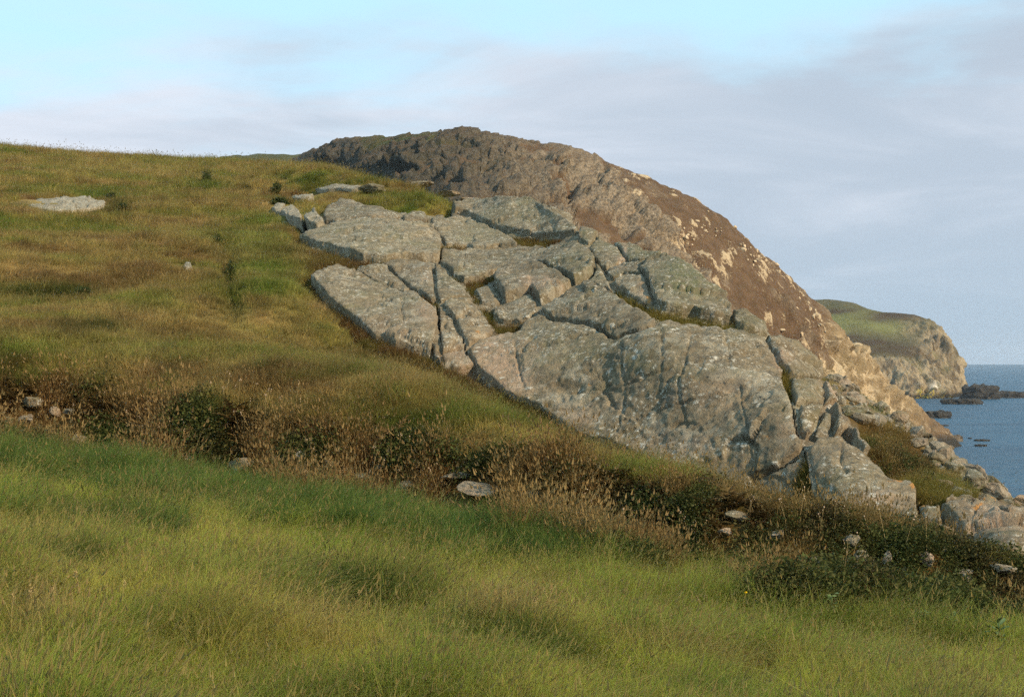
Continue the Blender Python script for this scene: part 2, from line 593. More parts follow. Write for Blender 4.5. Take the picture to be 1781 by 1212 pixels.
# light-coloured and tinted patches painted on the rock by what grows or has broken there: (x, y, rx, ry, amount)
PINK = [(880, 650, 60, 60, 1.0), (1010, 740, 60, 20, .5), (1250, 700, 60, 40, .3), (1380, 760, 20, 30, .5), (640, 560, 40, 20, .35), (1180, 800, 80, 20, .4), (870, 630, 45, 40, 1.0), (820, 640, 30, 18, .8), (905, 680, 45, 25, .8), (960, 650, 30, 30, .35), (1500, 890, 60, 16, .9), (1438, 690, 14, 30, 1),
        (1085, 450, 6, 18, 1.2), (1400, 850, 24, 50, 0.5), (745, 560, 18, 26, .7), (690, 590, 40, 20, .4), (1720, 930, 60, 30, .9), (950, 512, 40, 10, .9),
        (790, 630, 24, 14, .8), (1120, 520, 14, 18, .6), (740, 490, 14, 12, .5), (1350, 640, 12, 18, .9), (1470, 750, 20, 30, .5)]
ORANGE = [(1552, 852, 14, 7, 1), (1580, 868, 9, 6, 1), (1690, 911, 16, 8, 1), (1612, 903, 8, 5, 1), (1125, 532, 8, 4, 1), (1355, 745, 30, 30, .35), (1705, 935, 12, 12, .5), (1700, 862, 14, 5, .8),
          (1035, 690, 6, 4, .7), (830, 590, 12, 5, .7), (1340, 770, 30, 12, .4), (1520, 770, 12, 8, .6)]
GREEN = [(1190, 500, 55, 45, 1.2), (1120, 450, 60, 16, .8), (1010, 470, 40, 30, .5), (640, 430, 80, 25, .35), (1050, 430, 70, 12, .5), (900, 385, 60, 20, .45), (960, 620, 60, 40, .5),
         (1040, 620, 70, 30, .45), (1390, 690, 30, 40, .5), (640, 540, 60, 18, .35), (1300, 570, 40, 30, .6), (840, 410, 60, 20, .5), (1500, 850, 60, 30, .2)]
CRACKS = [[(1150, 585), (1158, 640), (1160, 700)], [(1255, 585), (1262, 620), (1268, 660)], [(1000, 700), (1080, 690), (1180, 650), (1290, 640)],
          [(900, 610), (908, 660), (915, 690)], [(1290, 690), (1315, 760), (1320, 830)], [(1460, 790), (1464, 820), (1475, 845)], [(1080, 760), (1180, 720), (1280, 700)],
          [(760, 405), (700, 420), (640, 440)], [(925, 352), (915, 380), (925, 400)], [(980, 390), (965, 400), (968, 415)],
          [(700, 545), (705, 580), (690, 603)], [(1410, 800), (1432, 860), (1440, 890)], [(1556, 912), (1575, 900), (1597, 893)],
          [(650, 488), (672, 497), (700, 512)], [(1200, 600), (1190, 680), (1205, 760)], [(1090, 610), (1100, 700), (1080, 770)]]


LEDGES = [
 [(1065, 520), (1110, 554), (1150, 565), (1215, 576), (1285, 583), (1274, 571), (1200, 557), (1143, 545), (1100, 526), (1071, 508)],
 [(528, 446), (560, 440), (630, 458), (740, 463), (720, 467), (640, 473), (590, 480), (552, 487), (536, 478)],
 [(880, 414), (950, 418), (985, 420), (950, 433), (905, 433), (850, 402)],
 [(765, 428), (775, 432), (812, 434), (805, 438), (770, 437)],
 [(805, 498), (850, 483), (868, 484), (855, 497), (826, 511), (835, 540), (858, 546), (862, 570), (905, 570), (935, 552), (940, 558), (915, 577), (895, 592), (870, 593), (850, 570), (837, 548), (815, 515)],
 [(640, 488), (660, 505), (690, 519), (716, 514), (750, 531), (762, 540), (735, 530), (706, 524), (682, 523), (650, 502), (630, 486)],
 [(1352, 628), (1370, 655), (1378, 690), (1387, 720), (1374, 705), (1360, 668)],
 [(1470, 742), (1500, 775), (1500, 800), (1462, 762)],
 [(747, 468), (757, 474), (790, 487), (806, 497), (790, 495), (760, 478)],
 [(716, 515), (733, 520), (758, 533), (765, 545), (745, 535), (722, 524)],
 [(1392, 826), (1412, 800), (1420, 868), (1386, 862)],
]


_ft = [(540, 490), (590, 549), (640, 591), (760, 641), (860, 691), (940, 716), (1010, 768), (1150, 817), (1300, 866), (1420, 894), (1560, 920), (1700, 966), (1790, 990)]
LEDGES += [[(x, y - 7) for x, y in _ft] + [(x - 4, y + 10) for x, y in _ft[::-1]],
           [(515, 412), (540, 440), (538, 452), (505, 425)], [(545, 480), (536, 500), (560, 535), (548, 530), (528, 500)],
           [(1560, 843), (1600, 835), (1645, 842), (1640, 884), (1600, 868), (1570, 860)], [(1638, 880), (1650, 862), (1690, 856), (1700, 862), (1660, 874)]]


def blobs(px, py, L):
    r = np.zeros(np.shape(px))
    for x, y, rx, ry, a in L:
        r = np.maximum(r, a * np.exp(-(((px - x) / rx) ** 2 + ((py - y) / ry) ** 2) * 1.1))
    return r


def seg_dist(q, poly, closed=True):
    """distance of points q (n,2) to a polyline and the nearest point on it"""
    poly = np.asarray(poly, float)
    a = poly
    b = np.roll(poly, -1, 0) if closed else poly[1:]
    if not closed:
        a = poly[:-1]
    best = np.full(len(q), 1e9)
    near_ = np.zeros((len(q), 2))
    for p0, p1 in zip(a, b):
        d = p1 - p0
        t = np.clip(((q - p0) @ d) / max(d @ d, 1e-9), 0, 1)
        c = p0 + t[:, None] * d
        dist = np.linalg.norm(q - c, axis=1)
        m = dist < best
        best = np.where(m, dist, best)
        near_[m] = c[m]
    return best, near_


def inside(q, poly):
    poly = np.asarray(poly, float)
    x, y = q[:, 0], q[:, 1]
    r = np.zeros(len(q), bool)
    for (x0, y0), (x1, y1) in zip(poly, np.roll(poly, -1, 0)):
        if y0 == y1:
            continue
        c = ((y0 > y) != (y1 > y)) & (x < (x1 - x0) * (y - y0) / (y1 - y0) + x0)
        r ^= c
    return r


def wiggle(poly, amp, seed):
    """finer outline: subdivide and roughen the traced corners"""
    poly = np.asarray(poly, float)
    out = []
    for p0, p1 in zip(poly, np.roll(poly, -1, 0)):
        n = max(1, int(np.linalg.norm(p1 - p0) / 7))
        for k in range(n):
            out.append(p0 + (p1 - p0) * k / n)
    out = np.array(out)
    q = np.concatenate([out / 23.0, np.full((len(out), 1), 3.1)], 1)
    out[:, 0] += amp * perlin(q)
    out[:, 1] += amp * perlin(q + 31.7)
    return out


_dp = TPS([(c[0], c[1], math.log(c[2])) for c in ROCKCP[:-6]] + [(c[0], c[1], math.log(c[2])) for c in RSIL], lam=3e-4, scale=250.0)


def rock_point(q):
    Y = np.exp(_dp(q[:, 0], q[:, 1]))
    u, w = ray(q[:, 0], q[:, 1])
    return np.stack([u * Y, Y, EYE + w * Y], 1)


def rock_frame(q, e=5.0):
    B = rock_point(q)
    a = rock_point(q + np.array((e, 0))) - rock_point(q - np.array((e, 0)))
    b = rock_point(q - np.array((0, e))) - rock_point(q + np.array((0, e)))
    N = np.cross(a, b)
    N /= np.linalg.norm(N, axis=1, keepdims=True)
    return B, N


OUTLINE = [(519,416),(534,406),(575,362),(595,352),(618,357),(666,364),(720,373),(787,378),(785,362),(811,356),(848,352),(885,348),(932,352),(955,357),(969,372),(1008,403),(1041,413),(1066,432),(1100,431),(1138,446),
           (1158,451),(1201,470),(1227,510),(1268,546),(1297,544),(1325,570),(1345,597),(1385,618),(1428,660),(1447,712),(1460,745),(1505,803),(1547,846),(1593,866),(1597,897),(1523,921),(1440,900),(1420,872),
           (1380,872),(1340,866),(1300,866),(1200,839),(1130,809),(1060,779),(1010,769),(950,724),(880,692),(828,647),(775,645),(748,625),(652,595),(595,551),(551,514),(540,499),(554,487),(590,478),(640,470),
           (720,463),(700,461),(632,458),(595,446),(536,428)]
DEEP = [[(1346, 640), (1378, 722), (1388, 768), (1402, 790)], [(1308, 838), (1360, 819), (1398, 797), (1420, 778)], [(940, 556), (965, 538), (1002, 503)], [(1440, 735), (1463, 766), (1500, 804)],
        [(1006, 425), (1030, 452), (1056, 480)], [(656, 471), (706, 500), (760, 532), (768, 600)], [(860, 500), (885, 475), (938, 469)], [(768, 430), (764, 460)], [(1402, 800), (1412, 870)], [(805, 597), (822, 648)]]


def make_slab(poly, k, step=3.0, lift=0.30, round_=0.34, deep=1.3, gap=0.65, surf=None, step_up=0.0, backing=False):
    big = len(poly) > 30
    poly = wiggle(poly, 2.2, k)
    lo, hi = poly.min(0) - 2 * step, poly.max(0) + 2 * step
    gx, gy = np.arange(lo[0], hi[0], step), np.arange(lo[1], hi[1], step)
    X, Y = np.meshgrid(gx, gy)
    q = np.stack([X.ravel(), Y.ravel()], 1)
    ins = inside(q, poly)
    d, nr = seg_dist(q, poly)
    ins &= d > gap
    if backing:
        for lp in LEDGES[:11]:
            ins &= ~inside(q, lp)
        for lp in DEEP:
            ins &= seg_dist(q, lp, False)[0] > 3.6
        d = np.where(ins, np.maximum(d, 40), d)
    f = grid_faces(*X.shape)
    keep = ins[f].any(1)
    f = f[keep]
    used = np.unique(f)
    remap = -np.ones(len(q), int)
    remap[used] = np.arange(len(used))
    f = remap[f][:, ::-1]
    q, d, nr, ins = q[used], d[used], nr[used], ins[used]
    out = ~ins
    cen = poly.mean(0)
    # outside corners snap to the outline pulled in by the joint's half width
    inw = q - nr
    L = np.linalg.norm(inw, axis=1, keepdims=True)
    sgn = np.where(inside(q, poly), 1.0, -1.0)[:, None]
    if not backing:
        q = np.where(out[:, None], nr + sgn * inw / np.maximum(L, 1e-6) * gap, q)
        d = np.where(out, 0.0, d - gap)
    if surf is None:
        B, N = rock_frame(q)
    else:
        B = surf.hit(q[:, 0], q[:, 1], 15, 120, 520)
        N = surf.normal(B[:, 0], B[:, 1], 0.9)
    m = d * B[:, 1] / F                                   # metres to the slab's edge
    jag = 1 + 0.7 * fbm(v3(q[:, 0] / 20, q[:, 1] / 20, k), 3)
    R1 = 0.045 * np.clip(jag, 0.25, 2.2)
    e = np.clip(1 - m / R1, 0, 1)
    prof = -R1 * 0.9 * (1 - np.sqrt(np.maximum(1 - e ** 2, 0)))
    R2 = round_ * (1.4 + 1.5 * ((k * 37) % 10) / 10) * np.clip(0.7 + 0.6 * jag, 0.5, 1.8)
    e2 = np.clip(1 - m / R2, 0, 1)
    prof = prof - 0.11 * round_ * e2 ** 2.0 * np.clip(0.4 + jag, 0.2, 2.0)
    rnd = np.random.default_rng(k + 50)
    tl = rnd.normal(0, 0.028 if not big else 0.0, 2)
    c3 = B.mean(0)
    h = lift + step_up + rnd.uniform(-0.05, 0.05) + (B[:, 0] - c3[0]) * tl[0] + (B[:, 1] - c3[1]) * tl[1] * 0.5
    h = np.clip(h, lift - 0.2, lift + 0.45)
    if backing:
        h = lift + 0.07 * fbm(B / 1.1 + 5, 3)
    Bw = B + 0.35 * np.stack([fbm(B / 1.1, 3), fbm(B / 1.1 + 7, 3), fbm(B / 1.1 + 14, 3)], 1)
    fc, fe = facets(Bw / np.array([2.3, 2.3, 1.5]), 1.0)
    fc2, fe2 = facets(Bw / 0.55 + 3.3, 0.9)
    calm = 0.55 if big else 1.0
    h = h + prof + calm * (0.105 * fc + 0.020 * fc2) - 0.07 * np.exp(-(fe / 0.045) ** 2) * smooth(fbm(B / 2.0 + 30, 3), -0.05, 0.25) + 0.055 * calm * fbm(B / 1.7 + 4, 4) + 0.026 * fbm(B / 0.20 + 9, 3) + 0.012 * ridged(B / 0.45 + 2, 3)
    for c in CRACKS:
        cd, _ = seg_dist(q + 3.0 * np.stack([perlin(v3(q[:, 0] / 14, q[:, 1] / 14, 1)), perlin(v3(q[:, 0] / 14, q[:, 1] / 14, 7))], 1), c, False)
        w = 0.6 + 0.4 * perlin(v3(q[:, 0] / 25, q[:, 1] / 25, 3))
        h = h - 0.10 * np.clip(w, 0, 1) * np.exp(-(cd / 1.7) ** 2)
    V = B + N * h[:, None]
    # skirt: boundary edges go down into the hill
    ed = np.concatenate([f[:, [0, 1]], f[:, [1, 2]], f[:, [2, 3]], f[:, [3, 0]]])
    key = np.sort(ed, 1)
    kk = key[:, 0].astype(np.int64) * len(V) + key[:, 1]
    u, inv, cnt = np.unique(kk, return_inverse=True, return_counts=True)
    be = ed[cnt[inv] == 1]
    bv = np.unique(be)
    mp = -np.ones(len(V), int)
    mp[bv] = np.arange(len(bv)) + len(V)
    V2 = V[bv] - N[bv] * deep
    sk = np.stack([be[:, 1], be[:, 0], mp[be[:, 0]], mp[be[:, 1]]], 1)
    V = np.concatenate([V, V2])
    f = np.concatenate([f, sk])
    qa = np.concatenate([q, q[bv]])
    wob = 9 * np.stack([fbm(v3(qa[:, 0] / 30, qa[:, 1] / 30, 2), 3), fbm(v3(qa[:, 0] / 30, qa[:, 1] / 30, 5), 3)], 1)
    qq = qa + wob
    at = {'tone': np.full(len(qa), rnd.uniform(0.82, 1.12)), 'pink': blobs(qq[:, 0], qq[:, 1], PINK), 'orange': blobs(qq[:, 0], qq[:, 1], ORANGE), 'green': blobs(qq[:, 0], qq[:, 1], GREEN)}
    at['own'] = np.concatenate([np.ones(len(q)), np.zeros(len(bv))])
    return V, f, at


ground_raw = Field(-95, 62, -12, 165, 0.3)
ground_raw.Z = RAW
rock_surf = Field(-25, 45, 10, 95, 0.25)
_rp = [P(*c) for c in ROCKCP[:-6]]
for px, py, Y in RSIL:
    s_ = P(px, py, Y)
    _rp.append(s_)
    u_, _w = ray(px, py)
    _rp.append((float(u_) * Y * 1.15, Y * 1.15, s_[2] - 0.5 * Y * 0.15))
rock_surf.Z = TPS(_rp, lam=2e-4)(rock_surf.X, rock_surf.Y)


def granite_material(name, base_a, base_b, speck=1.0, warm=0.0):
    m, g, b, pos = material(name)
    n_big = g.noise(pos, 0.55, 5, 0.6)
    n_mid = g.noise(pos, 2.6, 5, 0.65, 0.6)
    n_fine = g.noise(pos, 17.0, 5, 0.7)
    col = g.mix(g.step(n_mid, 0.35, 0.68), base_a, base_b)
    tn = g.new('ShaderNodeCombineXYZ')
    for k_ in range(3):
        g.l.new(g.attr('tone'), tn.inputs[k_])
    col = g.vmath('MULTIPLY', col, tn.outputs[0])
    col = g.mix(g.math('MULTIPLY', g.step(g.noise(pos, 0.9, 6, 0.7, 0.8), 0.53, 0.60), 0.55), col, (0.35, 0.315, 0.24))
    # run-off stains down the face
    st = g.noise(g.scaled(pos, (2.4, 2.4, 0.35)), 1.0, 4, 0.6, 0.3)
    col = g.mix(g.math('MULTIPLY', g.step(st, 0.50, 0.68), 0.65), col, (0.115, 0.105, 0.085))
    # olive lichen film
    gr = g.math('ADD', g.math('MULTIPLY', g.attr('green'), 0.95), g.math('MULTIPLY', g.step(n_big, 0.47, 0.68), 0.45))
    gr = g.math('MULTIPLY', gr, g.step(g.noise(pos, 3.8, 5, 0.7), 0.30, 0.62))
    col = g.mix(gr, col, (0.135, 0.135, 0.070))
    # bare pinkish rock
    pk = g.math('MULTIPLY', g.attr('pink'), g.step(g.noise(pos, 2.0, 5, 0.65), 0.25, 0.60))
    col = g.mix(g.math('MULTIPLY', pk, 0.8), col, (0.40, 0.275, 0.190))
    # mineral grain
    col = g.mix(g.math('MULTIPLY', g.step(n_fine, 0.52, 0.72), 0.55), col, (0.10, 0.095, 0.085))
    # pale lichen rosettes in two sizes
    wn = g.new('ShaderNodeTexNoise')
    g.l.new(pos, wn.inputs['Vector'])
    wn.inputs['Scale'].default_value = 5.0
    wn.inputs['Detail'].default_value = 5.0
    wn.inputs['Roughness'].default_value = 0.7
    wob = g.vmath('ADD', pos, g.scaled(wn.outputs['Color'], (0.30, 0.30, 0.30)))
    v1 = g.voro(wob, 3.6)
    thr = g.noise(pos, 1.1, 4, 0.6)
    s1 = g.math('MULTIPLY', g.math('SUBTRACT', 1.0, g.step(v1, 0.20, 0.34)), g.step(thr, 0.45, 0.60))
    s1 = g.math('MULTIPLY', s1, g.step(g.noise(pos, 26, 3, 0.7), 0.36, 0.58))
    v2 = g.voro(wob, 9.0)
    s2 = g.math('MULTIPLY', g.math('SUBTRACT', 1.0, g.step(v2, 0.18, 0.36)), g.step(g.noise(pos, 0.8, 5, 0.65), 0.42, 0.62))
    col = g.mix(g.math('MULTIPLY', s1, 0.9 * speck), col, (0.58, 0.55, 0.47))
    col = g.mix(g.math('MULTIPLY', s2, 0.72 * speck), col, (0.54, 0.51, 0.43))
    # dark lichen
    v3_ = g.voro(g.vmath('ADD', wob, (5.3, 2.1, 7.7)), 5.0)
    s3 = g.math('MULTIPLY', g.math('SUBTRACT', 1.0, g.step(v3_, 0.12, 0.28)), g.step(g.noise(pos, 1.7, 3, 0.6), 0.50, 0.60))
    col = g.mix(g.math('MULTIPLY', s3, 0.9), col, (0.045, 0.045, 0.04))
    og = g.math('MULTIPLY', g.step(g.math('ADD', g.attr('orange'), g.math('MULTIPLY', g.noise(pos, 6.0, 5, 0.75), 1.3)), 1.05, 1.40), g.step(g.attr('orange'), 0.15, 0.35))
    col = g.mix(g.math('MULTIPLY', og, 0.62), col, (0.46, 0.20, 0.035))
    g.l.new(col, b.inputs['Base Color'])
    hgt = g.math('ADD', g.math('MULTIPLY', n_fine, 0.5), g.math('ADD', g.math('MULTIPLY', g.noise(pos, 7.0, 6, 0.7), 1.0), g.math('MULTIPLY', s1, 0.12)))
    bump(g, b, hgt, 1.0, 0.10)
    return m


M_GRANITE = granite_material('granite', (0.138, 0.110, 0.070), (0.252, 0.205, 0.136), 1.1)
M_STONE = granite_material('field_stone', (0.20, 0.170, 0.120), (0.36, 0.315, 0.235), 0.9)
M_SCREE = granite_material('scree_stone', (0.125, 0.125, 0.100), (0.24, 0.225, 0.180), 0.6)

# the outcrop: one thing, every slab between the joints a part of it
rockmask = np.zeros_like(ground.Z)
rocktop = np.full_like(ground.Z, 1e9)


def mark(V, top=True):
    ix = np.clip(np.round((V[:, 0] - ground.x0) / ground.s).astype(int), 0, len(ground.xs) - 1)
    iy = np.clip(np.round((V[:, 1] - ground.y0) / ground.s).astype(int), 0, len(ground.ys) - 1)
    rockmask[iy, ix] = 1
    if top:
        np.minimum.at(rocktop, (iy, ix), V[:, 2])


def close_mask(m):
    for _ in range(1):
        d = m.copy()
        d[1:] = np.maximum(d[1:], m[:-1]); d[:-1] = np.maximum(d[:-1], m[1:])
        d[:, 1:] = np.maximum(d[:, 1:], m[:, :-1]); d[:, :-1] = np.maximum(d[:, :-1], m[:, 1:])
        e = d.copy()
        e[1:] = np.minimum(e[1:], d[:-1]); e[:-1] = np.minimum(e[:-1], d[1:])
        e[:, 1:] = np.minimum(e[:, 1:], d[:, :-1]); e[:, :-1] = np.minimum(e[:, :-1], d[:, 1:])
        m = np.maximum(m, e)
    return m


base = Vector(P(1150, 817, 26.3))
outcrop = tag(link('granite_outcrop', None, None, base), 'great grey lichen-spotted granite outcrop of jointed slabs rising from the grassy slope', 'rock outcrop')
SLAB_LABEL = {6: 'lowest left rounded slab edged by grass', 18: 'broad tilted main face of the outcrop', 27: 'smooth green-filmed dome at the back', 0: 'long flat upper left slab',
              15: 'overhanging block with a tan underside', 23: 'cracked lower right face above the bank', 36: 'pinkish slab with orange lichen at lower right'}
V, f, at = make_slab(OUTLINE, 60, 3.0, lift=0.06, gap=1.5, backing=True, deep=0.8)
_bV = V[at.pop('own') > 0.5]
mark(_bV)
link('bedrock', mesh_np('bedrock', V - np.array(base), f, M_GRANITE, True, at), outcrop)
for k, poly in enumerate(SLABS['slab']):
    V, f, at = make_slab(poly, k, 2.4 if len(poly) < 30 else 2.4, step_up={15: 0.22, 16: 0.02, 6: 0.10, 17: 0.08, 0: 0.10, 27: 0.16, 4: 0.12, 24: 0.08, 19: -0.12, 11: -0.06, 13: -0.04, 14: -0.06, 28: -0.06, 29: -0.08}.get(k, 0.0))
    mark(V[at.pop('own') > 0.5])
    me = mesh_np('slab', V - np.array(base), f, M_GRANITE, True, at)
    o = link('slab', me, outcrop)
    if k in SLAB_LABEL:
        o['label'] = SLAB_LABEL[k]
rockmask = close_mask(rockmask)
# the small loose blocks and low outcrops on the hillside
SMALL = [
 ([(472,366),(484,358),(497,361),(489,373),(480,372)], 'loose_block', 'small pale angular block at the left end of the outcrop', 'rock'),
 ([(490,373),(509,360),(526,377),(524,387),(501,383)], 'loose_block', 'squarish grey block, second in line left of the outcrop', 'rock'),
 ([(529,377),(549,368),(563,386),(551,393),(531,386)], 'loose_block', 'dark grey block wedged against the outcrop\'s upper left corner', 'rock'),
 ([(15,362),(30,356),(60,350),(100,348),(125,347),(160,350),(184,355),(180,365),(160,370),(120,373),(90,372),(70,366),(40,363)], 'low_outcrop', 'long low pale outcrop lying in the grass high on the left slope', 'rock outcrop'),
 ([(548,330),(570,324),(600,325),(630,330),(622,335),(590,333),(560,334)], 'low_outcrop', 'thin strip of pale rock in the grass above the big outcrop', 'rock outcrop'),
 ([(505,345),(525,341),(545,345),(540,353),(515,352)], 'low_outcrop', 'flat grey rock half sunk in grass above three blocks', 'rock outcrop'),
 ([(316,468),(322,462),(332,465),(335,473),(322,475)], 'boulder', 'single small pale stone alone in the middle of the left slope', 'boulder'),
 ([(1185,846),(1205,845),(1232,856),(1255,872),(1235,870),(1205,858)], 'low_outcrop', 'pale flat rock sliver in the grass below the main face', 'rock outcrop'),
 ([(1302,866),(1318,861),(1335,868),(1337,876),(1315,874)], 'boulder', 'small pinkish rock at the foot of the main face', 'boulder'),
]
for k, (poly, nm, lab, cat) in enumerate(SMALL):
    sz = np.ptp(np.array(poly), axis=0).max()
    far = poly[0][1] < 480
    V, f, at = make_slab(poly, 100 + k, 2.0 if sz < 60 else 2.6, lift=0.24 if far else 0.06, round_=0.22 if far else 0.15, deep=1.4, gap=0.2, surf=ground_raw)
    own = at.pop('own') > 0.5
    if far:
        mark(V[own], False)
    c = V.mean(0)
    tag(link(nm, mesh_np(nm, V - c, f, M_STONE, True, at), None, c), lab, cat, 'small rocks on the grassy slope')


def blur(a, n):
    for _ in range(n):
        a = (a + np.roll(a, 1, 0) + np.roll(a, -1, 0)) / 3
        a = (a + np.roll(a, 1, 1) + np.roll(a, -1, 1)) / 3
    return a


STONES = []          # (x, y, radius) of every stone standing in the turf
SCREE = [(1340, 600), (1385, 608), (1450, 638), (1500, 668), (1560, 704), (1640, 764), (1700, 808), (1790, 864), (1790, 1000), (1700, 960), (1640, 900), (1668, 850), (1640, 812), (1600, 775), (1540, 742), (1490, 730),
         (1510, 800), (1400, 800), (1340, 640)]
DARKHOLE = [(400, 478, 26, 46.0, 0.54), (385, 418, 34, 18.4, 0.48), (402, 535, 16, 27.599999999999998, 0.54), (470, 440, 60, 23.0, 0.3), (60, 512, 100, 16.099999999999998, 0.96), (150, 575, 80, 10.35, 0.84), (200, 360, 40, 20.7, 0.6), (360, 315, 12, 29.9, 0.42), (600, 655, 50, 9.2, 0.6), (620, 1055, 120, 34.0, 1.2), (200, 925, 60, 23.8, 1.2), (130, 1000, 40, 23.8, 1.08), (1205, 985, 40, 34.5, 1.3), (500, 1018, 80, 17.0, 0.84), (90, 908, 40, 17.0, 0.96), (890, 1145, 90, 23.8, 0.72), (1560, 1050, 90, 25.299999999999997, 1.08), (1700, 1040, 80, 46.0, 0.96), (450, 790, 60, 20.7, 0.72), (640, 800, 90, 16.099999999999998, 0.84), (880, 825, 60, 16.099999999999998, 0.96), (1100, 890, 80, 20.7, 0.84), (1440, 1045, 30, 11.5, 0.96), (10, 705, 30, 27.599999999999998, 0.84), (1330, 1150, 60, 13.799999999999999, 0.6), (1760, 1060, 40, 46.0, 1.2), (1330, 1165, 90, 16, 0.7), (330, 905, 120, 10, 0.5), (1050, 1060, 110, 12, 0.5), (740, 955, 120, 10, 0.4)]  # hollows: dipped ground, dark sedge tint with the hollows' shade painted into it

BROWN = [(0, 715, 110, 50, 1), (150, 735, 100, 40, 1), (300, 750, 110, 40, 1), (420, 770, 90, 38, 1), (560, 800, 110, 42, 1), (700, 830, 110, 42, 1), (860, 845, 100, 34, 1), (1000, 870, 110, 36, 1),
         (1130, 905, 110, 40, .9), (1270, 930, 110, 50, .8), (1400, 960, 120, 55, .8), (1550, 985, 120, 55, .8), (1700, 1010, 120, 60, .7),
         (260, 480, 120, 30, .6), (560, 470, 60, 16, .9), (380, 500, 80, 20, .4), (640, 330, 120, 20, .35), (700, 450, 60, 16, .6), (840, 560, 60, 30, .6), (120, 575, 80, 12, .6)]

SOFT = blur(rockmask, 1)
_rt = rocktop.copy()
for _a, _b in ((1, 0), (-1, 0), (0, 1), (0, -1), (1, 1), (-1, -1), (1, -1), (-1, 1)):
    _rt = np.minimum(_rt, np.roll(np.roll(rocktop, _a, 0), _b, 1))
_sink = np.maximum(ground.Z - np.minimum(ground.Z - 0.45 * smooth(SOFT, 0.3, 0.95) * (_rt < 1e8), _rt - 0.35), 0)
_wide = np.maximum(_sink - 0.65, 0)
for _k in range(5):
    _wide = np.maximum.reduce([_wide, np.roll(_wide, 1, 0), np.roll(_wide, -1, 0), np.roll(_wide, 1, 1), np.roll(_wide, -1, 1)])
_wide = blur(_wide, 8)
ground.Z = ground.Z - np.maximum(_sink, _wide)
_gp = v3(ground.X, ground.Y, ground.Z)
_qx, _qy = project(_gp)
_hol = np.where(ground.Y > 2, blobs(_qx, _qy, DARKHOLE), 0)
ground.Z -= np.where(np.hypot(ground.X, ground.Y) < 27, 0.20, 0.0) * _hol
_t01 = (_qy - np.interp(_qx, [q[0] for q in BANK], [q[1] for q in BANK])) / 100.0
ground.Z -= np.where((ground.Y > 27) & (ground.Y < 80), 0.9 * blobs(_qx, _qy, [(388, 425, 30, 12, .6), (398, 470, 14, 34, 1), (403, 520, 10, 24, 1), (120, 590, 90, 5, .5), (80, 515, 90, 7, .5), (320, 610, 100, 6, .4)]), 0)
_bk = np.where((ground.Y > 8) & (np.hypot(ground.X, ground.Y) < 27), smooth(_t01, -0.3, 0.1) * (1 - smooth(_t01, 0.8, 1.3)), 0)
ground.Z += _bk * (0.16 * fbm(_gp / 0.9 + 3, 3) + 0.07 * np.abs(fbm(_gp / 0.4 + 6, 2)) - 0.02)

# ------------------------------------------------------------------ what grows where
LUSH = [(150, 812, 150, 22, 1.0), (330, 830, 130, 22, 1.0), (480, 868, 130, 24, 1.0), (640, 890, 120, 22, 1.0), (820, 910, 130, 28, 1.0), (960, 925, 110, 30, .8),
        (440, 430, 70, 44, .5), (480, 480, 70, 60, .5), (410, 530, 40, 40, .4), (60, 510, 110, 18, .5), (600, 655, 60, 14, .6), (300, 630, 90, 12, .5), (40, 600, 90, 20, .4),
        (200, 935, 90, 18, 1), (90, 905, 60, 14, .8), (620, 1060, 150, 24, 1), (430, 1015, 120, 14, .8), (760, 1100, 90, 14, .6), (230, 1085, 120, 26, .8), (700, 1180, 260, 26, .7), (1560, 1190, 160, 14, .5)]
BROWN += [(1560, 800, 70, 44, 1.6), (1500, 760, 30, 24, 1.2)]
TAN = [(300, 860, 140, 14, 1.0), (130, 830, 120, 12, .7), (420, 895, 50, 12, .7), (60, 960, 120, 30, .6), (300, 690, 150, 22, .6), (480, 720, 130, 20, .4), (880, 1095, 90, 30, .9), (400, 560, 160, 20, .5),
       (60, 1100, 90, 80, .4), (560, 1110, 150, 30, .6), (1250, 1160, 160, 26, .6), (650, 560, 60, 30, .3), (200, 300, 250, 20, .3), (700, 800, 260, 20, .35), (150, 450, 160, 20, .3), (1050, 990, 300, 20, .3)]

G_DARK = np.array((0.026, 0.042, 0.009))  # dark sedge green, deepened to paint in hollow shade
G_LUSH = np.array((0.135, 0.215, 0.028))
G_OLIVE = np.array((0.298, 0.325, 0.044))
G_TAN = np.array((0.450, 0.340, 0.120))
G_BROWN = np.array((0.120, 0.068, 0.022))
G_RUST = np.array((0.135, 0.062, 0.020))


def bank_zone(px, py, rr):
    """0..1: the face of the overgrown bank; and the lush strip along its foot"""
    by = np.interp(px, [q[0] for q in BANK], [q[1] for q in BANK])
    ey = np.interp(px, [q[0] for q in EDGE], [q[1] for q in EDGE])
    t = (py - by) / (ey - by)
    right = smooth(px, 850, 1150)
    foot = 0.93 + 0.05 * right
    z = smooth(t, -0.22, -0.02) * (1 - smooth(t, foot - 0.08, foot + 0.08))
    strip = smooth(t, foot - 0.10, foot + 0.06) * (1 - smooth(t, 1.22, 1.5)) * (1 - 0.8 * right)
    ok = (rr > 8) & (rr < 27)
    return z * ok, strip * ok


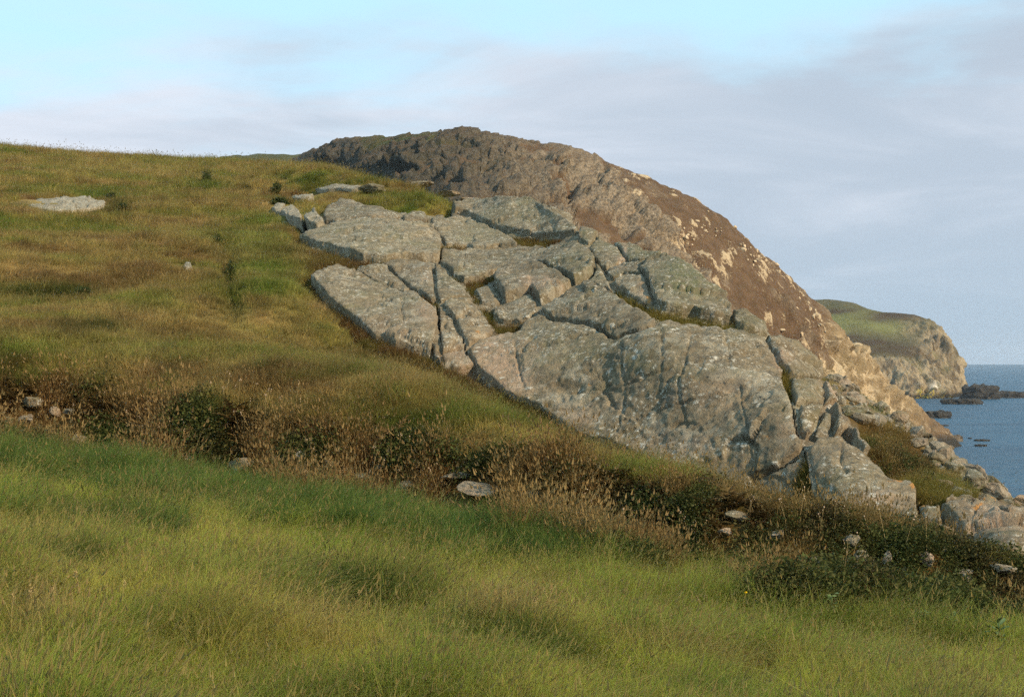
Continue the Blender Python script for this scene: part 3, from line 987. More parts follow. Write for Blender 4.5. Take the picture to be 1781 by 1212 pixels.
def plant_colour(p, r=None):
    """colour of the sward at ground points p"""
    px, py = project(p)
    wob = fbm(v3(p[:, 0] / 1.4, p[:, 1] / 1.4, 2), 3)
    wob2 = fbm(v3(p[:, 0] / 1.4, p[:, 1] / 1.4, 12), 3)
    sc = np.clip(20.0 / np.maximum(p[:, 1], 4) * 40, 10, 60)
    px, py = px + wob * sc, py + wob2 * sc * 0.4
    n1 = fbm(v3(p[:, 0] / 3.0, p[:, 1] / 3.0, 1), 4)
    hz = ground_raw.at(p[:, 0], p[:, 1])
    band = fbm(v3(hz * 1.15, p[:, 0] * 0.10, p[:, 1] * 0.05) + 4, 4)
    n2 = fbm(v3(p[:, 0] / 0.8, p[:, 1] / 0.8, 6), 3)
    rr = np.hypot(p[:, 0], p[:, 1])
    fa = smooth(rr, 15.5, 21)[:, None]
    bz, strip = bank_zone(px, py, rr)
    dry = 0.14 + 0.36 * fa[:, 0] + 0.55 * n1 * 0.6 + 0.42 * band * (0.45 + 0.55 * fa[:, 0]) + 0.25 * n2
    dry = np.clip(dry, 0, 1)[:, None]
    c = G_OLIVE * (1 - dry) + G_TAN * dry
    lushn = smooth(-0.6 * n1 - 0.7 * band + 0.3 * n2, 0.0, 0.6)[:, None] * 0.85
    c = c * (1 - lushn) + G_LUSH * lushn
    br = smooth(fbm(v3(p[:, 0] / 2.4, p[:, 1] / 2.4, 21), 3) + 0.5 * band, 0.0, 0.7)[:, None] * 0.65 * fa
    c = c * (1 - br) + G_BROWN * 1.3 * br
    c = c * (1 - fa * np.array((0.30, 0.385, 0.25)))
    pat = 1 + (0.42 * fbm(v3(p[:, 0] / 1.1, p[:, 1] / 1.1, 71), 3) + 0.22 * fbm(v3(p[:, 0] / 0.35, p[:, 1] / 0.35, 81), 2))[:, None]
    c = c * np.clip(pat, 0.5, 1.6)
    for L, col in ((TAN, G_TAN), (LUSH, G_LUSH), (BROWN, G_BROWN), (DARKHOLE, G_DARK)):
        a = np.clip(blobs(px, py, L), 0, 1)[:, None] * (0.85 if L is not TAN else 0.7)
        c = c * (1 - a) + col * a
    a = np.clip(strip * (0.75 + 0.6 * n2 + 0.5 * n1), 0, 1)[:, None] * 0.8
    c = c * (1 - a) + np.array((0.120, 0.168, 0.034)) * a
    a = np.clip(bz, 0, 1)[:, None] * 0.9
    c = c * (1 - a) + G_BROWN * a
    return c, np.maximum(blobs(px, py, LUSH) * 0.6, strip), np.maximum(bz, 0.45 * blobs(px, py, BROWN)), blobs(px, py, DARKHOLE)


# ground sheet: fine in the view, coarser round the back
def polar_sheet():
    az = np.concatenate([np.linspace(-180, -36, 40)[:-1], np.linspace(-36, 34, 620), np.linspace(34, 180, 40)[1:]])
    az = np.radians(az)
    rr = np.concatenate([[0.02], np.exp(np.linspace(math.log(0.6), math.log(5), 14))[:-1], np.exp(np.linspace(math.log(5), math.log(150), 470))])
    A, R = np.meshgrid(az, rr)
    X, Y = R * np.sin(A), R * np.cos(A)
    back = np.minimum(Y, 0)
    X = np.clip(X, -94, 61)
    Yc = np.clip(Y, -11.9, 164)
    Z = ground.at(X, Yc) - 0.062 * (Y - Yc)
    V = np.stack([X.ravel(), Y.ravel(), Z.ravel()], 1)
    return V, grid_faces(*X.shape)


V, f = polar_sheet()
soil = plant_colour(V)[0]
_sc = inside(np.stack(project(V), 1) + 12 * np.stack([fbm(V / 1.5, 2), fbm(V / 1.5 + 5, 2)], 1), SCREE)[:, None] * np.clip(0.55 + 0.7 * fbm(V / 1.2 + 2, 3), 0, 1)[:, None]
soil = soil * (1 - _sc) + np.array((0.19, 0.155, 0.115)) * _sc
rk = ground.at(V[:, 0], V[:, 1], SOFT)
gm, g, b, pos = material('turf')
nz = g.noise(pos, 6.0, 5, 0.7)
col = g.mix(g.step(nz, 0.3, 0.7), g.attr('tint', 'Vector'), g.scaled(g.attr('tint', 'Vector'), (1.3, 1.25, 1.1)))
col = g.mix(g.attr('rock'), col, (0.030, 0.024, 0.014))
g.l.new(col, b.inputs['Base Color'])
bump(g, b, g.noise(pos, 14, 4, 0.7), 0.8, 0.10)
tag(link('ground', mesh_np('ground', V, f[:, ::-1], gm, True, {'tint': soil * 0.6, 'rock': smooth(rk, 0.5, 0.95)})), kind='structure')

# ------------------------------------------------------------------ grass: tufts instanced over the ground



def tuft_mesh(name, blades, height, spread, width, lean, mat, seed, heads=0.0, droop=0.5, hvar=0.35):
    r = np.random.default_rng(seed)
    Vs, Fs, Cs = [], [], []
    n0 = 0
    for i in range(blades):
        a = r.uniform(0, 2 * math.pi)
        rad = spread * math.sqrt(r.uniform(0, 1))
        bx, by = rad * math.cos(a), rad * math.sin(a)
        h = height * (1 + hvar * r.normal())
        h = max(h, height * 0.3)
        dx, dy = r.normal(lean, 0.42), r.normal(0, 0.42)
        dx += 0.5 * math.cos(a) * rad / max(spread, 1e-6)
        dy += 0.5 * math.sin(a) * rad / max(spread, 1e-6)
        face = r.uniform(0, math.pi)
        wx, wy = width * math.cos(face), width * math.sin(face)
        ts = (0.0, 0.38, 0.72, 1.0)
        br = r.uniform(0.72, 1.3)
        straw = r.uniform(0, 1)
        for j, t in enumerate(ts):
            k = t * t
            cx, cy = bx + dx * h * k * 0.75, by + dy * h * k * 0.75
            cz = h * (t - droop * 0.35 * k * (abs(dx) + abs(dy))) - (0.03 * height if j == 0 else 0)
            ww = (1 - t) ** 0.7 * 0.5
            if j < 3:
                Vs += [(cx - wx * ww, cy - wy * ww, cz), (cx + wx * ww, cy + wy * ww, cz)]
                Cs += [(br, straw, t)] * 2
            else:
                Vs.append((cx, cy, cz))
                Cs.append((br, straw, t))
        Fs += [(n0, n0 + 1, n0 + 3), (n0, n0 + 3, n0 + 2), (n0 + 2, n0 + 3, n0 + 5), (n0 + 2, n0 + 5, n0 + 4), (n0 + 4, n0 + 5, n0 + 6)]
        n0 += 7
        if r.uniform() < heads:
            # a little seed head on the tip
            tx, ty, tz = Vs[-1]
            s = width * 1.6
            L = height * 0.16
            q = [(tx - s, ty, tz), (tx + s, ty, tz), (tx + dx * L * .5, ty + dy * L * .5, tz + L), (tx, ty - s, tz), (tx, ty + s, tz)]
            Vs += q
            Cs += [(1.2, 1.3, 1.0)] * 5
            Fs += [(n0, n0 + 1, n0 + 2), (n0 + 3, n0 + 4, n0 + 2), (n0, n0 + 4, n0 + 1)]
            n0 += 5
    return mesh_np(name, np.array(Vs), np.array(Fs), mat, True, {'blade': np.array(Cs)})


def leaf_mesh(name, leaves, height, spread, size, mat, seed):
    r = np.random.default_rng(seed)
    Vs, Fs, Cs = [], [], []
    n0 = 0
    for i in range(leaves):
        a = r.uniform(0, 2 * math.pi)
        rad = spread * r.uniform(0, 1) ** 0.6
        z = height * r.uniform(0.05, 1.0) * (1 - 0.5 * (rad / spread) ** 2)
        c = np.array((rad * math.cos(a), rad * math.sin(a), z))
        d = np.array((math.cos(a), math.sin(a), r.uniform(-0.3, 0.8))) + r.normal(0, 0.5, 3)
        d /= np.linalg.norm(d)
        s = np.cross(d, r.normal(0, 1, 3))
        s /= np.linalg.norm(s)
        u = np.cross(s, d)
        L = size * r.uniform(0.6, 1.3)
        w = L * r.uniform(0.22, 0.4)
        Vs += [c, c + d * L * .45 + s * w + u * w * .3, c + d * L, c + d * L * .45 - s * w + u * w * .3]
        br = r.uniform(0.7, 1.35)
        Cs += [(br, r.uniform(0, 1), 0.5)] * 4
        Fs += [(n0, n0 + 1, n0 + 2), (n0, n0 + 2, n0 + 3)]
        n0 += 4
    return mesh_np(name, np.array(Vs), np.array(Fs), mat, False, {'blade': np.array(Cs)})


def frond_mesh(name, fronds, length, mat, seed):
    """bracken: arching fronds with paired leaflets that shorten to the tip"""
    r = np.random.default_rng(seed)
    Vs, Fs, Cs = [], [], []
    n0 = 0
    for i in range(fronds):
        a = r.uniform(0, 6.28)
        d = np.array((math.cos(a), math.sin(a), 0))
        sd = np.array((-d[1], d[0], 0))
        L = length * r.uniform(0.6, 1.25)
        br, st = r.uniform(.7, 1.3), r.uniform(0, 1)
        up = r.uniform(0.5, 1.1)
        prev = None
        for j in range(9):
            t = j / 8
            c = d * L * (0.15 * t + 0.65 * t * t) + np.array((0, 0, L * (up * t - 0.55 * up * t * t)))
            w = L * 0.34 * (1 - t) * (0.35 + 0.65 * min(1, t * 4))
            if prev is not None:
                dr = (c - prev)
                for sg in (-1, 1):
                    tip = c + sg * sd * w + dr * 0.7 + np.array((0, 0, -0.25 * w))
                    Vs += [prev, c, tip]
                    Cs += [(br, st, t)] * 3
                    Fs.append((n0, n0 + 1, n0 + 2))
                    n0 += 3
            prev = c
    return mesh_np(name, np.array(Vs), np.array(Fs), mat, False, {'blade': np.array(Cs)})


def foliage_material(name, straw=0.5, straw_col=(0.36, 0.29, 0.12), trans=0.45):
    m, g, b, pos = material(name)
    tint = g.attr('tint', 'Vector', 'INSTANCER')
    bl = g.new('ShaderNodeAttribute', attribute_name='blade', attribute_type='GEOMETRY')
    sep = g.new('ShaderNodeSeparateXYZ')
    g.l.new(bl.outputs['Vector'], sep.inputs[0])
    s = g.new('ShaderNodeCombineXYZ')
    for k in range(3):
        g.l.new(sep.outputs[0], s.inputs[k])
    col = g.vmath('MULTIPLY', tint, s.outputs[0])
    st = g.math('MULTIPLY', g.step(sep.outputs[1], 0.62, 1.0), straw)
    st = g.math('MULTIPLY', st, g.math('ADD', 0.35, g.math('MULTIPLY', sep.outputs[2], 0.65)))
    ts = g.new('ShaderNodeSeparateXYZ')
    g.l.new(tint, ts.inputs[0])
    st = g.math('MULTIPLY', st, g.step(ts.outputs[0], 0.03, 0.17))
    col = g.mix(st, col, straw_col)
    g.l.new(col, b.inputs['Base Color'])
    b.inputs['Roughness'].default_value = 0.7
    tr = g.new('ShaderNodeBsdfTranslucent')
    g.l.new(col, tr.inputs['Color'])
    mx = g.new('ShaderNodeMixShader')
    mx.inputs[0].default_value = trans
    out = m.node_tree.nodes['Material Output']
    g.l.new(b.outputs[0], mx.inputs[1])
    g.l.new(tr.outputs[0], mx.inputs[2])
    g.l.new(mx.outputs[0], out.inputs['Surface'])
    return m


M_GRASS = foliage_material('grass_blade', 0.55)
M_DRY = foliage_material('dry_blade', 0.75, (0.36, 0.25, 0.11))
M_LEAF = foliage_material('bramble_leaf', 0.15, (0.20, 0.09, 0.03), 0.25)


def source(name, meshes):
    c = bpy.data.collections.new(name)
    for m in meshes:
        o = bpy.data.objects.new(m.name, m)
        c.objects.link(o)
    return c


def scatter(name, coll, pts, rot, scl, kind, tint):
    """one object whose points each carry one tuft"""
    me = bpy.data.meshes.new(name)
    me.vertices.add(len(pts))
    me.vertices.foreach_set('co', np.ascontiguousarray(pts, np.float32).ravel())
    for an, typ, fld, val in (('rot', 'FLOAT_VECTOR', 'vector', rot), ('scl', 'FLOAT_VECTOR', 'vector', scl), ('tint', 'FLOAT_VECTOR', 'vector', tint), ('sort', 'INT', 'value', kind)):
        a = me.attributes.new(an, typ, 'POINT')
        a.data.foreach_set(fld, np.ascontiguousarray(val, np.int32 if typ == 'INT' else np.float32).ravel())
    o = link(name, me)
    ng = bpy.data.node_groups.new(name, 'GeometryNodeTree')
    ng.interface.new_socket('Geometry', in_out='INPUT', socket_type='NodeSocketGeometry')
    ng.interface.new_socket('Geometry', in_out='OUTPUT', socket_type='NodeSocketGeometry')
    n = ng.nodes
    gi, go = n.new('NodeGroupInput'), n.new('NodeGroupOutput')
    ci = n.new('GeometryNodeCollectionInfo')
    ci.inputs['Collection'].default_value = coll
    ci.inputs['Separate Children'].default_value = True
    ci.inputs['Reset Children'].default_value = True
    ip = n.new('GeometryNodeInstanceOnPoints')
    ip.inputs['Pick Instance'].default_value = True
    m2p = n.new('GeometryNodeMeshToPoints')

    def na(nm, typ):
        x = n.new('GeometryNodeInputNamedAttribute')
        x.data_type = typ
        x.inputs['Name'].default_value = nm
        return x.outputs['Attribute']
    L = ng.links
    L.new(gi.outputs[0], m2p.inputs['Mesh'])
    L.new(m2p.outputs[0], ip.inputs['Points'])
    L.new(ci.outputs[0], ip.inputs['Instance'])
    L.new(na('sort', 'INT'), ip.inputs['Instance Index'])
    L.new(na('rot', 'FLOAT_VECTOR'), ip.inputs['Rotation'])
    L.new(na('scl', 'FLOAT_VECTOR'), ip.inputs['Scale'])
    L.new(ip.outputs[0], go.inputs[0])
    md = o.modifiers.new('scatter', 'NODES')
    md.node_group = ng
    return tag(o, kind='stuff')


def sample(n, r0, r1, az0=-31.0, az1=37.0, seed=1):
    n = int(n * 1.22)
    r_ = np.random.default_rng(seed)
    a = np.radians(r_.uniform(az0, az1, n))
    rr = np.exp(r_.uniform(math.log(r0), math.log(r1), n))
    x, y = rr * np.sin(a), rr * np.cos(a)
    z = ground.at(x, y)
    return np.stack([x, y, z], 1), rr, r_


def not_rock(p, lim=0.22):
    return ground.at(p[:, 0], p[:, 1], SOFT) < lim


def clear_of_stones(p, pad=1.0):
    ok = np.ones(len(p), bool)
    for x, y, r in STONES:
        dx, dy = p[:, 0] - x, p[:, 1] - y
        t = x / y
        ok &= ~((np.abs(dx - t * dy) < r * pad) & (dy > -0.55 - r) & (dy < r * 0.9))
    return ok


def scree_share(p):
    px, py = project(p)
    return inside(np.stack([px, py], 1), SCREE)


def facing(p):
    """keep what the camera could see, or nearly: the hill's back stays bare"""
    px, py = project(p)
    return (p[:, 2] > 2.0)


def ledge_grass():
    ms = [tuft_mesh('ledge_tuft', 30, 0.26, 0.16, 0.014, 0.4, M_GRASS, 140 + s) for s in range(4)]
    coll = source('ledge_tufts', ms)
    r_ = np.random.default_rng(17)
    P_ = []
    for k, poly in enumerate(LEDGES):
        a = np.array(poly, float)
        n = int(np.prod(np.ptp(a, axis=0)) / 7)
        q = np.stack([r_.uniform(a[:, 0].min(), a[:, 0].max(), n), r_.uniform(a[:, 1].min(), a[:, 1].max(), n)], 1)
        q = q[inside(q, a)]
        P_.append(rock_point(q))
    p = np.concatenate(P_)
    p[:, 2] = np.minimum(p[:, 2] - 0.05, np.maximum(ground.at(p[:, 0], p[:, 1]), p[:, 2] - 0.10))
    n = len(p)
    t = smooth(fbm(p / 0.9, 3), -0.3, 0.4)[:, None]
    c = np.array((0.120, 0.098, 0.022)) * t + np.array((0.115, 0.062, 0.022)) * (1 - t)
    yel = smooth(project(p)[0], 1000, 1080)[:, None] * 0.7
    c = c * (1 - yel) + np.array((0.150, 0.128, 0.022)) * yel
    s_ = r_.uniform(0.6, 1.2, n) * (0.7 + 0.008 * p[:, 1])
    rot = np.stack([r_.normal(0, .2, n), r_.normal(0, .2, n), r_.uniform(-3, 3, n)], 1)
    scatter('ledge_grass', coll, p, rot, np.stack([s_, s_, s_ * .9], 1), r_.integers(0, 4, n), c * r_.uniform(.75, 1.25, (n, 1)))


def near_grass():
    ms = [tuft_mesh('short_tuft', 40, 0.125, 0.10, 0.0028, 0.6, M_GRASS, s, droop=0.8, hvar=0.45) for s in range(6)]
    ms += [tuft_mesh('seeding_tuft', 18, 0.21, 0.08, 0.0022, 0.6, M_DRY, 20 + s, heads=0.15, droop=0.8, hvar=0.45) for s in range(3)]
    coll = source('field_tufts', ms)
    p, rr, r_ = sample(105000, 3.0, 27.0, seed=5)
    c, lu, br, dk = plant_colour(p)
    ok = not_rock(p) & (br < 0.6) & clear_of_stones(p, 0.85)
    p, rr, c, lu, dk = p[ok], rr[ok], c[ok], lu[ok], dk[ok]
    n = len(p)
    kind = r_.integers(0, 6, n)
    tall = r_.uniform(0, 1, n) < 0.16
    kind[tall] = 6 + r_.integers(0, 3, tall.sum())
    clump = fbm(v3(p[:, 0] / 0.75, p[:, 1] / 0.75, 3), 3)
    w_ = smooth(clump, 0.15, 0.65)[:, None] * 0.6
    c = c * (1 - w_) + np.array((0.150, 0.205, 0.034)) * w_
    w_ = smooth(-clump, 0.25, 0.65)[:, None] * 0.5
    c = c * (1 - w_) + np.array((0.33, 0.26, 0.10)) * w_
    s = (0.75 + 0.022 * rr) * r_.uniform(0.65, 1.35, n) * (1 + 0.25 * lu) * np.clip(1 + 1.0 * clump, 0.4, 2.2)
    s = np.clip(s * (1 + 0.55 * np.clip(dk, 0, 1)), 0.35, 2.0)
    scl = np.stack([s * (1 + 0.02 * rr), s * (1 + 0.02 * rr), s * r_.uniform(0.8, 1.15, n)], 1)
    rot = np.stack([r_.normal(0, 0.16, n), r_.normal(0, 0.16, n), r_.normal(-0.25, 0.95, n)], 1)
    c = c * r_.uniform(0.8, 1.22, (n, 1)) * np.array([1, 1, 1])
    scatter('field_grass', coll, p, rot, scl, kind, c)


def field_clumps():
    """coarse rushes in the hollows of the near field and straw clumps on its swells"""
    rush = [tuft_mesh('field_rush', 30, 0.34, 0.10, 0.0055, 0.5, M_GRASS, 160 + s, hvar=0.4) for s in range(4)]
    straw = [tuft_mesh('field_straw', 24, 0.30, 0.11, 0.0045, 0.5, M_DRY, 170 + s, heads=0.2, hvar=0.5, droop=1.1) for s in range(4)]
    coll = source('field_clump_plants', rush + straw)
    names = sorted(o.name for o in coll.objects)
    ir = [i for i, n_ in enumerate(names) if n_.startswith('field_rush')]
    is_ = [i for i, n_ in enumerate(names) if n_.startswith('field_straw')]
    r_ = np.random.default_rng(23)
    P_, K_, T_ = [], [], []
    for cx, cy, sx, sy, n, rushy in [(625, 1062, 95, 16, 260, 1), (210, 938, 55, 12, 150, 1), (92, 912, 40, 9, 70, 1), (505, 1022, 70, 8, 90, 1), (890, 1150, 75, 12, 120, 1), (132, 1004, 30, 12, 60, 1),
                                     (1210, 995, 40, 16, 110, 1), (1560, 1062, 90, 14, 120, 1), (20, 980, 40, 12, 40, 1),
                                     (880, 1092, 65, 14, 150, 0), (60, 1110, 60, 40, 110, 0), (570, 1100, 110, 14, 60, 0), (300, 1000, 120, 14, 60, 0), (1180, 1150, 120, 16, 80, 0), (400, 890, 130, 8, 160, 0),
                                     (150, 850, 120, 8, 90, 0), (1600, 1180, 100, 12, 50, 0), (720, 960, 120, 8, 70, 0)]:
        dx_ = r_.normal(0, sx * 0.75, n)
        q = np.stack([cx + dx_, cy + 0.10 * dx_ + 10 * perlin(np.stack([dx_ / 25, dx_ * 0 + cx, dx_ * 0], 1)) + r_.normal(0, sy * 0.7, n)], 1)
        h = ground.hit(q[:, 0], q[:, 1], 3, 30, 300)
        P_.append(h)
        K_.append(np.array(ir if rushy else is_)[r_.integers(0, 4, n)])
        a, b_ = (np.array((0.052, 0.078, 0.017)), np.array((0.105, 0.140, 0.028))) if rushy else (np.array((0.30, 0.225, 0.085)), np.array((0.40, 0.31, 0.13)))
        t = r_.uniform(0, 1, (n, 1))
        T_.append(a * (1 - t) + b_ * t)
    p, k, c = np.concatenate(P_), np.concatenate(K_), np.concatenate(T_)
    ok = p[:, 1] < 27
    p, k, c = p[ok], k[ok], c[ok]
    n = len(p)
    s_ = np.clip(r_.lognormal(-0.35, 0.3, n), 0.35, 1.2)
    rot = np.stack([r_.normal(0, .2, n), r_.normal(0, .2, n), r_.normal(-0.2, 1.0, n)], 1)
    scatter('field_clump_grass', coll, p, rot, np.stack([s_, s_, s_], 1), k, c)


def hill_grass():
    ms = [tuft_mesh('hill_tuft', 34, 0.24, 0.24, 0.016, 0.4, M_GRASS, 40 + s) for s in range(6)]
    ms += [tuft_mesh('straw_tuft', 22, 0.34, 0.20, 0.012, 0.45, M_DRY, 60 + s, heads=0.12) for s in range(3)]
    coll = source('hill_tufts', ms)
    p, rr, r_ = sample(125000, 18.0, 122.0, seed=6)
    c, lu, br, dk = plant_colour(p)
    qx, qy = project(p)
    ok = (not_rock(p) | ((qx > 640) & (qx < 835) & (qy < 376))) & facing(p) & clear_of_stones(p)
    ok &= ~(scree_share(p) & (r_.uniform(0, 1, len(p)) < 0.97))
    ok &= ~((br > 0.5) & (rr < 27))
    p, rr, c, lu = p[ok], rr[ok], c[ok], lu[ok]
    n = len(p)
    kind = r_.integers(0, 6, n)
    tall = r_.uniform(0, 1, n) < 0.2
    kind[tall] = 6 + r_.integers(0, 3, tall.sum())
    s = (0.26 + 0.0135 * rr) * r_.uniform(0.7, 1.3, n) * (1 + 0.35 * fbm(v3(p[:, 0] / 2.2, p[:, 1] / 2.2, 3), 2))
    s = np.clip(s, 0.25, 2.0)
    edge = ground.at(p[:, 0], p[:, 1], blur(rockmask, 3))
    s *= 1 - 0.35 * smooth(edge, 0.02, 0.3)
    scl = np.stack([s, s, s * r_.uniform(0.75, 1.1, n)], 1)
    rot = np.stack([r_.normal(0, 0.15, n), r_.normal(0, 0.15, n), r_.normal(-0.2, 0.9, n)], 1)
    c = c * r_.uniform(0.78, 1.25, (n, 1))
    scatter('hillside_grass', coll, p, rot, scl, kind, c)


def bank_growth():
    dry = [tuft_mesh('bank_straw', 26, 0.36, 0.16, 0.008, 0.3, M_DRY, 80 + s, heads=0.5, hvar=0.45) for s in range(5)]
    leaf = [leaf_mesh('bramble', 110, 0.30, 0.26, 0.042, M_LEAF, 90 + s) for s in range(4)]
    rush = [tuft_mesh('rush', 34, 0.27, 0.13, 0.006, 0.55, M_GRASS, 100 + s) for s in range(4)]
    fern = [frond_mesh('bracken', 6, 0.42, M_LEAF, 110 + s) for s in range(4)]
    coll = source('bank_plants', dry + leaf + rush + fern)
    # instances are picked in name order
    names = sorted(o.name for o in coll.objects)
    ix = {k: [i for i, nm in enumerate(names) if nm.startswith(k)] for k in ('bank_straw', 'bramble', 'rush', 'bracken')}
    p, rr, r_ = sample(90000, 12.0, 28.0, seed=8)
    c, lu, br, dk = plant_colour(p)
    px, py = project(p)
    lu2 = lu * (py < 985) * (py > 760)
    gapn = smooth(fbm(v3(p[:, 0] / 0.55, p[:, 1] / 0.55, 61), 3), -0.85, -0.15)
    want = np.clip(np.maximum(br * 0.95 * gapn, lu2 * 0.5), 0, 1)
    ok = (r_.uniform(0, 1, len(p)) < want) & not_rock(p) & (py > 640) & clear_of_stones(p, 0.85)
    p, rr, c, lu, br, dk, px = p[ok], rr[ok], c[ok], lu2[ok], br[ok], dk[ok], px[ok]
    n = len(p)
    clump = fbm(v3(p[:, 0] / 1.1, p[:, 1] / 1.1, 31), 3)
    clump2 = fbm(v3(p[:, 0] / 0.7, p[:, 1] / 0.7, 41), 3)
    rightness = smooth(px, 900, 1500)
    kind = np.zeros(n, int)
    tint = np.zeros((n, 3))
    s = np.clip(r_.lognormal(-0.15, 0.32, n), 0.4, 1.7)
    isr = lu > br * 1.05
    isleaf = (~isr) & (clump + 0.35 * rightness + 0.5 * np.clip(dk, 0, 1) > 0.20)
    isfern = (~isr) & (~isleaf) & (clump2 + 0.8 * fbm(v3(p[:, 0] / 1.6, p[:, 1] / 1.6, 51), 2) > 0.20)
    isdry = ~(isr | isleaf | isfern)
    pick = lambda L, m: np.array(L)[r_.integers(0, len(L), m)]
    kind[isr] = pick(ix['rush'], isr.sum())
    kind[isleaf] = pick(ix['bramble'], isleaf.sum())
    kind[isfern] = pick(ix['bracken'], isfern.sum())
    tint[isfern] = (np.array((0.150, 0.072, 0.026)) * (1 - r_.uniform(0, .6, (n, 1))) + np.array((0.085, 0.080, 0.022)) * r_.uniform(0, .6, (n, 1)))[isfern]
    kind[isdry] = pick(ix['bank_straw'], isdry.sum())
    tint[isr] = np.array((0.105, 0.150, 0.030))
    t = r_.uniform(0, 1, (n, 1))
    gl = np.array((0.045, 0.062, 0.014)) * (1 - t) + np.array((0.105, 0.090, 0.024)) * t
    rl = np.array((0.085, 0.045, 0.020))
    rusty = smooth(clump2, 0.0, 0.5)[:, None] * 0.7
    tint[isleaf] = (gl * (1 - rusty) + rl * rusty)[isleaf]
    q = smooth(clump2, -0.4, 0.4)[:, None]
    straw = G_RUST * 1.35 * (1 - q) + np.array((0.34, 0.215, 0.075)) * q
    olive = np.array((0.15, 0.120, 0.030))
    w = rightness[:, None] * 0.45
    tint[isdry] = (straw * (1 - w) + olive * w)[isdry]
    tint *= r_.uniform(0.75, 1.3, (n, 1)) * np.array((0.70, 0.80, 0.85))
    s *= (1 + 0.3 * clump) * (1 - 0.25 * smooth(px, 950, 1250))
    s = np.clip(s, 0.35, 1.8)
    rot = np.stack([r_.normal(0, 0.22, n), r_.normal(0, 0.22, n), r_.uniform(-3.1, 3.1, n)], 1)
    scatter('bank_undergrowth', coll, p, rot, np.stack([s, s, s], 1), kind, tint)



# ------------------------------------------------------------------ the far hill, the ridge behind it and the headland
HILL_SIL = [(440, 340, 440), (525, 284, 405), (545, 262, 396), (580, 244, 384), (615, 240, 374), (650, 238, 364), (695, 236, 352), (740, 235, 342), (780, 228, 330), (850, 234, 330), (900, 250, 330), (930, 257, 332),
            (1000, 262, 335), (1050, 280, 335), (1090, 312, 335), (1130, 325, 338), (1180, 360, 340), (1240, 400, 342), (1300, 437, 345), (1355, 462, 348), (1382, 497, 350), (1420, 532, 352),
            (1450, 562, 355), (1458, 590, 360), (1500, 608, 368), (1512, 642, 375), (1560, 682, 385), (1600, 714, 400), (1626, 738, 412), (1646, 764, 420), (1656, 790, 424)]
HILL_IN = [(540, 300, 385), (580, 300, 356), (650, 300, 322), (750, 300, 288), (850, 300, 285), (950, 310, 290), (1040, 330, 295), (800, 350, 255), (900, 370, 255), (1000, 400, 258), (1100, 400, 280),
           (1180, 430, 288), (1250, 470, 296), (1330, 520, 305), (1380, 560, 315), (1420, 600, 325), (1100, 480, 255), (1200, 530, 262), (1300, 600, 280), (1400, 660, 310), (1480, 660, 345), (1540, 700, 370), (1600, 740, 395),
           (1200, 650, 245), (1000, 520, 232), (800, 450, 230), (620, 400, 290), (560, 380, 350), (1350, 720, 290), (1500, 760, 350)]


def far_field(sil, inner, x0, x1, y0, y1, step, drop, extra=()):
    pts = [P(*c) for c in inner]
    for px, py, Y in sil:
        s = P(px, py, Y)
        pts.append(s)
        u, _ = ray(px, py)
        for dY, dz in drop:
            pts.append((float(u) * (Y + dY), Y + dY, s[2] - dz))
    pts += list(extra)
    fl = Field(x0, x1, y0, y1, step)
    fl.Z = TPS(pts, lam=1e-3, scale=100)(fl.X, fl.Y)
    return fl


hill = far_field(HILL_SIL, HILL_IN, -130, 230, 205, 500, 1.0, ((12, 1.5), (35, 16), (70, 45)), ((200, 300, -25), (200, 380, -22), (150, 250, -18), (120, 215, -10), (-100, 215, 20)))


def pl(px, pts):
    return np.interp(px, [q[0] for q in pts], [q[1] for q in pts])


def view_sheet(fl, px0, px1, n_az, y0, y1, n_y):
    """surface grid of a far landform, fanned so that it is finer where it is nearer"""
    u0, _ = ray(px0, 600)
    u1, _ = ray(px1, 600)
    U, Y = np.meshgrid(np.linspace(float(u0), float(u1), n_az), np.linspace(y0, y1, n_y))
    X = U * Y
    return np.stack([X, Y, fl.at(X, Y)], -1)


S = view_sheet(hill, 360, 1740, 560, 210, 495, 350)
sh = S.shape[:2]
p = S.reshape(-1, 3)
N = hill.normal(p[:, 0], p[:, 1], 2.0)
px, py = project(p)
wx = fbm(p / 18.0, 3) * 26
wy = fbm(p / 18.0 + 40, 3) * 26
qx, qy = px + wx, py + wy
# zones of the hill: heather slope right of a diagonal rib, crags left of it, buff grass low on the right
rib = pl(qy, [(200, 1010), (280, 1045), (350, 1110), (430, 1175), (500, 1225), (560, 1260), (700, 1330)])
heather = smooth(qx - rib, -6, 16)
left_crag = 1 - smooth(qx, 840, 1080)
buff = smooth(qx + 0.30 * (qy - 560), 1415, 1470) * smooth(qy, 505, 560) * (1 - 0.8 * smooth(px, 1560, 1630))
green = np.clip(blobs(qx, qy, [(720, 243, 60, 7, 1.1), (640, 240, 40, 5, .6), (830, 290, 80, 14, .25), (1150, 300, 30, 8, .5), (940, 300, 30, 10, .4), (1440, 640, 60, 14, .2)]), 0, 1)
fc, fe = facets(p / np.array([12.0, 12.0, 16.0]), 1.0)
fc2, fe2 = facets(p / np.array([3.4, 3.4, 5.5]) + 7, 1.0)
crag_n = fbm(p / 11.0 + 3, 4)
crag = np.clip(smooth(crag_n + 0.36 + 0.30 * left_crag, 0.0, 0.25) * (1 - heather) + heather * 0.45 * smooth(crag_n, 0.33, 0.5) , 0, 1) * (1 - buff * 0.6) * (1 - green)
outc = heather * smooth(fbm(p / np.array([3.2, 3.2, 6.0]) + 3, 4) + 0.5 * fbm(p / 20.0, 3), 0.0, 1.1)
_sil = np.interp(px, [q[0] for q in HILL_SIL], [q[1] for q in HILL_SIL])
crest = 0.40 + 0.60 * smooth(py - _sil, 2, 30)
